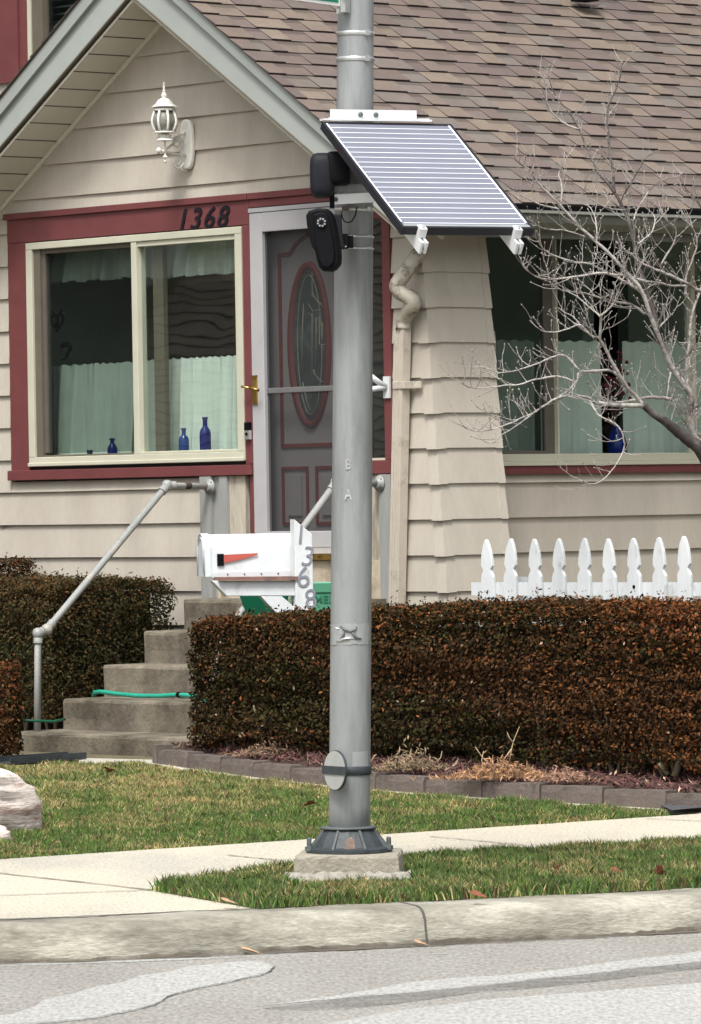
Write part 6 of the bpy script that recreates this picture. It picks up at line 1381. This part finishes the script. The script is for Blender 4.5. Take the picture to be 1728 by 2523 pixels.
limb([Z2(1225, 1005), Z2(1180, 950), Z2(1130, 900), Z2(1080, 820), Z2(1030, 730), Z2(990, 650), Z2(960, 590), Z2(965, 500), Z2(962, 450)], 4.5, 2.4, -.25, -.5)
limb([Z2(962, 455), Z2(1010, 415), Z2(1050, 365), Z2(1065, 300), Z2(1050, 250)], 2.4, 1.0, -.5, -.6)
limb([Z2(962, 455), Z2(920, 420), Z2(860, 370), Z2(800, 320), Z2(740, 290)], 2.2, .9, -.5, -.45)
limb([Z2(1600, 1300), Z2(1540, 1180), Z2(1520, 1050), Z2(1528, 950), Z2(1440, 820), Z2(1390, 740), Z2(1350, 640), Z2(1310, 540), Z2(1270, 440), Z2(1220, 300), Z2(1150, 210), Z2(1080, 130), Z2(970, 20), Z1(830, 1160), Z1(710, 1030), Z1(620, 940), Z1(560, 870), Z1(520, 810), Z1(440, 750), Z1(420, 715)], 8.0, 1.1, .1, -.6)
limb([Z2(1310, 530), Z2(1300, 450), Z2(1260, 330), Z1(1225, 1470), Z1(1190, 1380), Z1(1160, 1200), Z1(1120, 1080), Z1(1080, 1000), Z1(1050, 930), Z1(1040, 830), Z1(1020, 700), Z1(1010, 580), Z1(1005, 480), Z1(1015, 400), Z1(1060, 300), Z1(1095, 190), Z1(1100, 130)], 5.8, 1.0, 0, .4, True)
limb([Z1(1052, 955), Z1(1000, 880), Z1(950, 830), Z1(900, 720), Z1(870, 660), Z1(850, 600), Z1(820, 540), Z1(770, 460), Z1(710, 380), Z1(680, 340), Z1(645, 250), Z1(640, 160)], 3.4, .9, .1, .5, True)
limb([Z1(825, 555), Z1(740, 520), Z1(670, 460), Z1(630, 400), Z1(625, 310), Z1(600, 220), Z1(540, 180)], 2.6, .8, .2, .1)
limb([Z2(1240, 240), Z2(1120, 200), Z2(1040, 195), Z2(960, 185), Z2(780, 210), Z2(640, 225), Z2(560, 205), Z2(500, 165), Z2(475, 132)], 3.2, 1.2, -.2, -.7)
limb([Z2(1220, 300), Z2(1100, 230), Z2(960, 160), Z2(900, 130), Z2(780, 110), Z2(640, 60), Z2(590, 20), Z2(580, -20)], 3.4, 1.1, -.1, -.5)
limb([Z2(1240, 440), Z2(1150, 380), Z2(1060, 365), Z2(960, 340), Z2(860, 310), Z2(760, 300), Z2(690, 280), Z2(640, 240)], 3.0, 1.1, -.1, -.5)
limb([Z2(1410, 972), Z2(1290, 960), Z2(1180, 975), Z2(1100, 990), Z2(1000, 1005), Z2(940, 1000), Z2(880, 960), Z2(800, 955), Z2(740, 955), Z2(660, 980), Z2(560, 1050), Z2(470, 1090), Z2(380, 1130), Z2(250, 1170), Z2(150, 1165), Z2(100, 1140)], 3.6, .9, -.1, -.6)
limb([Z2(1225, 1010), Z2(1120, 1010), Z2(1040, 1010), Z2(950, 990)], 5.5, 3.5, -.25, -.35)
limb([Z2(745, 950), Z2(690, 965), Z2(620, 1005), Z2(540, 1060), Z2(450, 1130), Z2(340, 1200), Z2(270, 1247), Z2(205, 1205)], 2.6, .9, -.35, -.4)
limb([Z2(820, 850), Z2(760, 920), Z2(700, 955)], 2.2, 2.0, -.3, -.35)
limb([Z2(1130, 905), Z2(1040, 800), Z2(920, 795), Z2(830, 805), Z2(820, 850)], 3.2, 2.2, -.25, -.3)
limb([Z2(800, 865), Z2(690, 828), Z2(560, 850), Z2(450, 880), Z2(330, 890), Z2(230, 905), Z2(140, 895), Z2(105, 875)], 2.6, .9, -.3, -.5)
limb([Z2(830, 790), Z2(740, 700), Z2(660, 710), Z2(560, 755), Z2(450, 790), Z2(330, 808), Z2(230, 770), Z2(175, 775)], 2.4, .9, -.3, -.2)
limb([Z2(960, 592), Z2(900, 572), Z2(840, 510), Z2(760, 530), Z2(680, 552), Z2(600, 545), Z2(530, 490)], 2.4, .9, -.4, -.6)
limb([Z2(840, 512), Z2(790, 455), Z2(745, 435), Z2(708, 408)], 1.6, .8, -.4, -.3)
limb([Z2(1660, 340), Z2(1592, 300), Z2(1500, 250), Z2(1400, 200), Z2(1300, 160), Z2(1210, 115), Z2(1150, 60)], 4.5, 1.8, .3, -.1)
limb([Z2(1510, 265), Z2(1400, 262), Z2(1320, 245), Z2(1245, 238)], 2.8, 1.6, .3, 0)
limb([Z2(1650, 1290), Z2(1540, 1150), Z2(1520, 1000), Z2(1505, 850), Z2(1500, 750), Z2(1520, 600), Z2(1530, 480), Z2(1560, 360), Z2(1610, 230), Z2(1640, 100)], 4.5, 2.0, .3, .5)
limb([Z2(1400, 800), Z2(1425, 770), Z2(1480, 720), Z2(1540, 660), Z2(1600, 615)], 3.0, 1.4, .1, .3, True)
limb([Z2(1400, 800), Z2(1385, 900), Z2(1375, 960)], 2.2, 1.0, .1, 0)
limb([Z2(900, 985), Z2(930, 1040), Z2(960, 1080), Z2(1060, 1130), Z2(1100, 1190), Z2(1110, 1280), Z2(1065, 1370), Z2(985, 1470), Z2(900, 1503), Z2(825, 1470)], 2.6, .8, -.35, -.6)
limb([Z1(1085, 1010), Z1(1120, 940), Z1(1165, 870), Z1(1205, 800), Z1(1240, 740), Z1(1300, 695)], 1.8, .7, .1, 0, True)
limb([Z1(1165, 1130), Z1(1200, 1040), Z1(1260, 950), Z1(1330, 880), Z1(1440, 852), Z1(1470, 830)], 2.0, .8, .1, .2)
limb([Z1(1490, 1600), Z1(1500, 1470), Z1(1560, 1300), Z1(1555, 1200), Z1(1500, 1120), Z1(1470, 1060)], 2.8, 1.0, .3, .2)
limb([Z1(1340, 1400), Z1(1420, 1260), Z1(1430, 1170), Z1(1370, 1120), Z1(1330, 1020)], 2.6, 1.0, 0, -.1)
limb([Z1(1195, 1270), Z1(1280, 1200), Z1(1300, 1100), Z1(1240, 1040)], 2.2, .9, 0, .2)
limb([Z1(940, 1250), Z1(940, 1180), Z1(925, 1090), Z1(880, 1020)], 2.0, .9, -.3, -.2)
limb([Z1(700, 1050), Z1(600, 1030), Z1(500, 985), Z1(450, 960), Z1(390, 935)], 1.8, .7, -.5, -.7)
limb([Z1(870, 1230), Z1(760, 1190), Z1(660, 1180), Z1(590, 1170), Z1(560, 1150)], 1.8, .8, -.4, -.7)
limb([Z1(715, 1010), Z1(720, 900), Z1(700, 830), Z1(740, 750), Z1(790, 680)], 1.6, .6, -.5, -.3)
limb([Z1(540, 830), Z1(545, 760), Z1(550, 700), Z1(548, 650)], 1.6, .9, -.6, -.6)
limb([Z1(1100, 1060), Z1(1000, 1040), Z1(900, 990), Z1(840, 950)], 1.6, .7, .2, 0)
limb([Z1(1660, 1160), Z1(1560, 1000), Z1(1500, 930), Z1(1460, 860)], 2.0, .7, .4, .3, True)
limb([Z2(1300, 545), Z2(1380, 470), Z2(1370, 400), Z2(1390, 340)], 2.0, .9, 0, .3)
limb([Z2(1340, 640), Z2(1420, 600), Z2(1470, 640), Z2(1490, 600)], 1.8, .8, .1, .3, True)
limb([Z2(1530, 960), Z2(1480, 870), Z2(1455, 780)], 2.4, 1.2, .1, -.1)
limb([Z2(1590, 1200), Z2(1500, 1130), Z2(1470, 1090)], 3, 1.4, .2, 0)
limb([Z2(1640, 980), Z2(1560, 1020), Z2(1500, 1060), Z2(1440, 1080)], 2.4, 1.0, .3, 0, True)
# twigs
twigs = MB(); buds = MB()
def bud(p, d, s):
    d = d.normalized(); buds.lathe(p, [(.0008, 0), (s, s * 1.2), (s * .8, s * 2.4), (.0004, s * 3.6)], M_BUD, 5, axis=d)
def twig(p, d, L, r, lev):
    n = max(3, int(L / .03)); P = [p]; v = d.normalized()
    for i in range(n):
        v = (v + Vector((rt_.uniform(-.24, .24), rt_.uniform(-.28, .28), rt_.uniform(-.08, .30)))).normalized(); P.append(P[-1] + v * (L / n))
    twigs.tube([q - R for q in P], [r * (1 - .55 * i / n) for i in range(n + 1)], M_TWIG if rt_.random() < .55 else M_BARK, 4, cap=False)
    bud(P[-1] - R, v, r * 1.7)
    if lev > 0:
        for i in range(1, n):
            if rt_.random() < .62:
                s_ = (P[i] - P[i - 1]).normalized(); o1 = Vector((rt_.uniform(-1, 1), rt_.uniform(-1, 1), rt_.uniform(-.2, 1))).normalized(); twig(P[i], s_ * .7 + o1 * .8, L * rt_.uniform(.25, .55), r * .72, lev - 1)
            elif rt_.random() < .4: bud(P[i] - R, Vector((rt_.uniform(-1, 1), rt_.uniform(-1, 1), 1)), r * 1.5)
for (P, rad, dark, tw_) in limbs:
    if not tw_: continue
    N = len(P); acc = 0
    for i in range(2, N):
        acc += (P[i] - P[i - 1]).length
        fr_ = i / N
        if acc > rt_.uniform(.014, .038) / max(tw_, .3) and fr_ > .06:
            acc = 0; s_ = (P[i] - P[i - 1]).normalized(); side = Vector((rt_.uniform(-1, 1), rt_.uniform(-.8, .8), rt_.uniform(-.25, 1.0))).normalized()
            inroof = P[i].z > 3.35
            twig(P[i], s_ * .55 + side * .9, rt_.uniform(.05, .21) * (.7 if inroof else 1.05), min(rad[i] * .5, .0019) + .0007, 1 if (rt_.random() < (.35 if inroof else .75)) else 0)
    bud(P[-1] - R, P[-1] - P[-2], .004)
b = MB()
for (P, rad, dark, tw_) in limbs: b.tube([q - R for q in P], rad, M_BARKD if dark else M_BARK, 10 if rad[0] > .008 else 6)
b.build('trunk', tree); twigs.build('twigs', tree); buds.build('buds', tree)

# ================================================================== ACROSS THE SIDE YARD (seen mirrored in the glass)
wc = WW(-1.75, 0, 2.6); rd = Vector((-.99, .14, 0)).normalized()
nc = wc + rd * 9.5; nh = empty('neighbour_house', 'brown sided neighbouring house mirrored in the right pane of the front window', 'house', (nc.x, nc.y, 0), atan2(rd.y, rd.x) )
# local x = away from our house, local y = along its wall (to the left seen from our window)
b = MB()
for i in range(66):
    z0 = .2 + i * .078; y0 = -.84 + max(0, z0 - 2.9) * .857
    b.hexa([(-.014, y0, z0), (-.014, 6, z0), (.1, 6, z0), (.1, y0, z0)], [(0, y0, z0 + .068), (0, 6, z0 + .068), (.1, 6, z0 + .068), (.1, y0, z0 + .068)], M_NEI)
    b.box((-.004, y0, z0 + .0685), (.09, 6, z0 + .0775), M_NEID)
b.build('wall', nh); b = MB(); b.prism([(-.35, -1.5, 2.25), (-.35, -1.5, 2.32), (-.35, 3.6, 8.27), (-.35, 3.6, 8.20)], (7, 0, 0), M_SASH); b.build('roof', nh)
def evergreen(x, y, h, r, label, seed):  # unseen trees added so the panes mirror dark instead of bright sky
    rg = np.random.default_rng(seed); n = 5200; t = rg.random(n) ** .8; an = rg.uniform(0, 2 * pi, n); rad = r * (1 - t) * (0.55 + .5 * rg.random(n)) * (1 + .2 * np.sin(t * 40)) + .1
    C = np.stack([rad * np.cos(an), rad * np.sin(an), .3 + t * (h - .3)], 1); o = empty('evergreen_tree', label, 'tree', (x, y, .1), group='dark evergreens beyond the left side yard')
    V = rot_quads(C, np.stack([np.cos(an), np.sin(an), .3 + 0 * an], 1), rg.uniform(.10, .22, n), .45, rg); fast_mesh('crown', V, 4, np.array([.018, .03, .016])[None] * rg.uniform(.5, 1.6, n)[:, None], M_LEAF, o)
    b = MB(); b.tube([(0, 0, -.1), (0, 0, h * .5), (0, 0, h * .97)], [.16, .10, .02], M_BARKD, 8); b.build('trunk', o)
for k, (f, lat) in enumerate(((10.5, -3.4), (10.0, -5.6), (10.5, -8.0), (12, -10.5), (15, -2.2))):
    p = wc + rd * f + Vector((-rd.y, rd.x, 0)) * lat; evergreen(p.x, p.y, 8 + k % 3, 1.9, ['dark evergreen nearest the neighbouring house, only mirrored in glass', 'second dark evergreen past the neighbouring house', 'third dark evergreen past the neighbouring house', 'farthest dark evergreen past the neighbouring house', 'dark evergreen behind the neighbouring house'][k], 50 + k)
rs = WW(.1, 2, 2.4); rdr = Vector((.99, -.14, 0))
for k, (f, lat) in enumerate(((9, -2.4), (9.5, .6), (10.5, 3.4), (12, -5), (12, 6))):
    p = rs + rdr * f + Vector((-rdr.y, rdr.x, 0)) * lat; evergreen(p.x, p.y, 9 + k % 2, 2.1, ['first dark evergreen mirrored in the side window', 'second dark evergreen mirrored in the side window', 'third dark evergreen mirrored in the side window', 'near end evergreen of the right row', 'far end evergreen of the right row'][k], 70 + k)
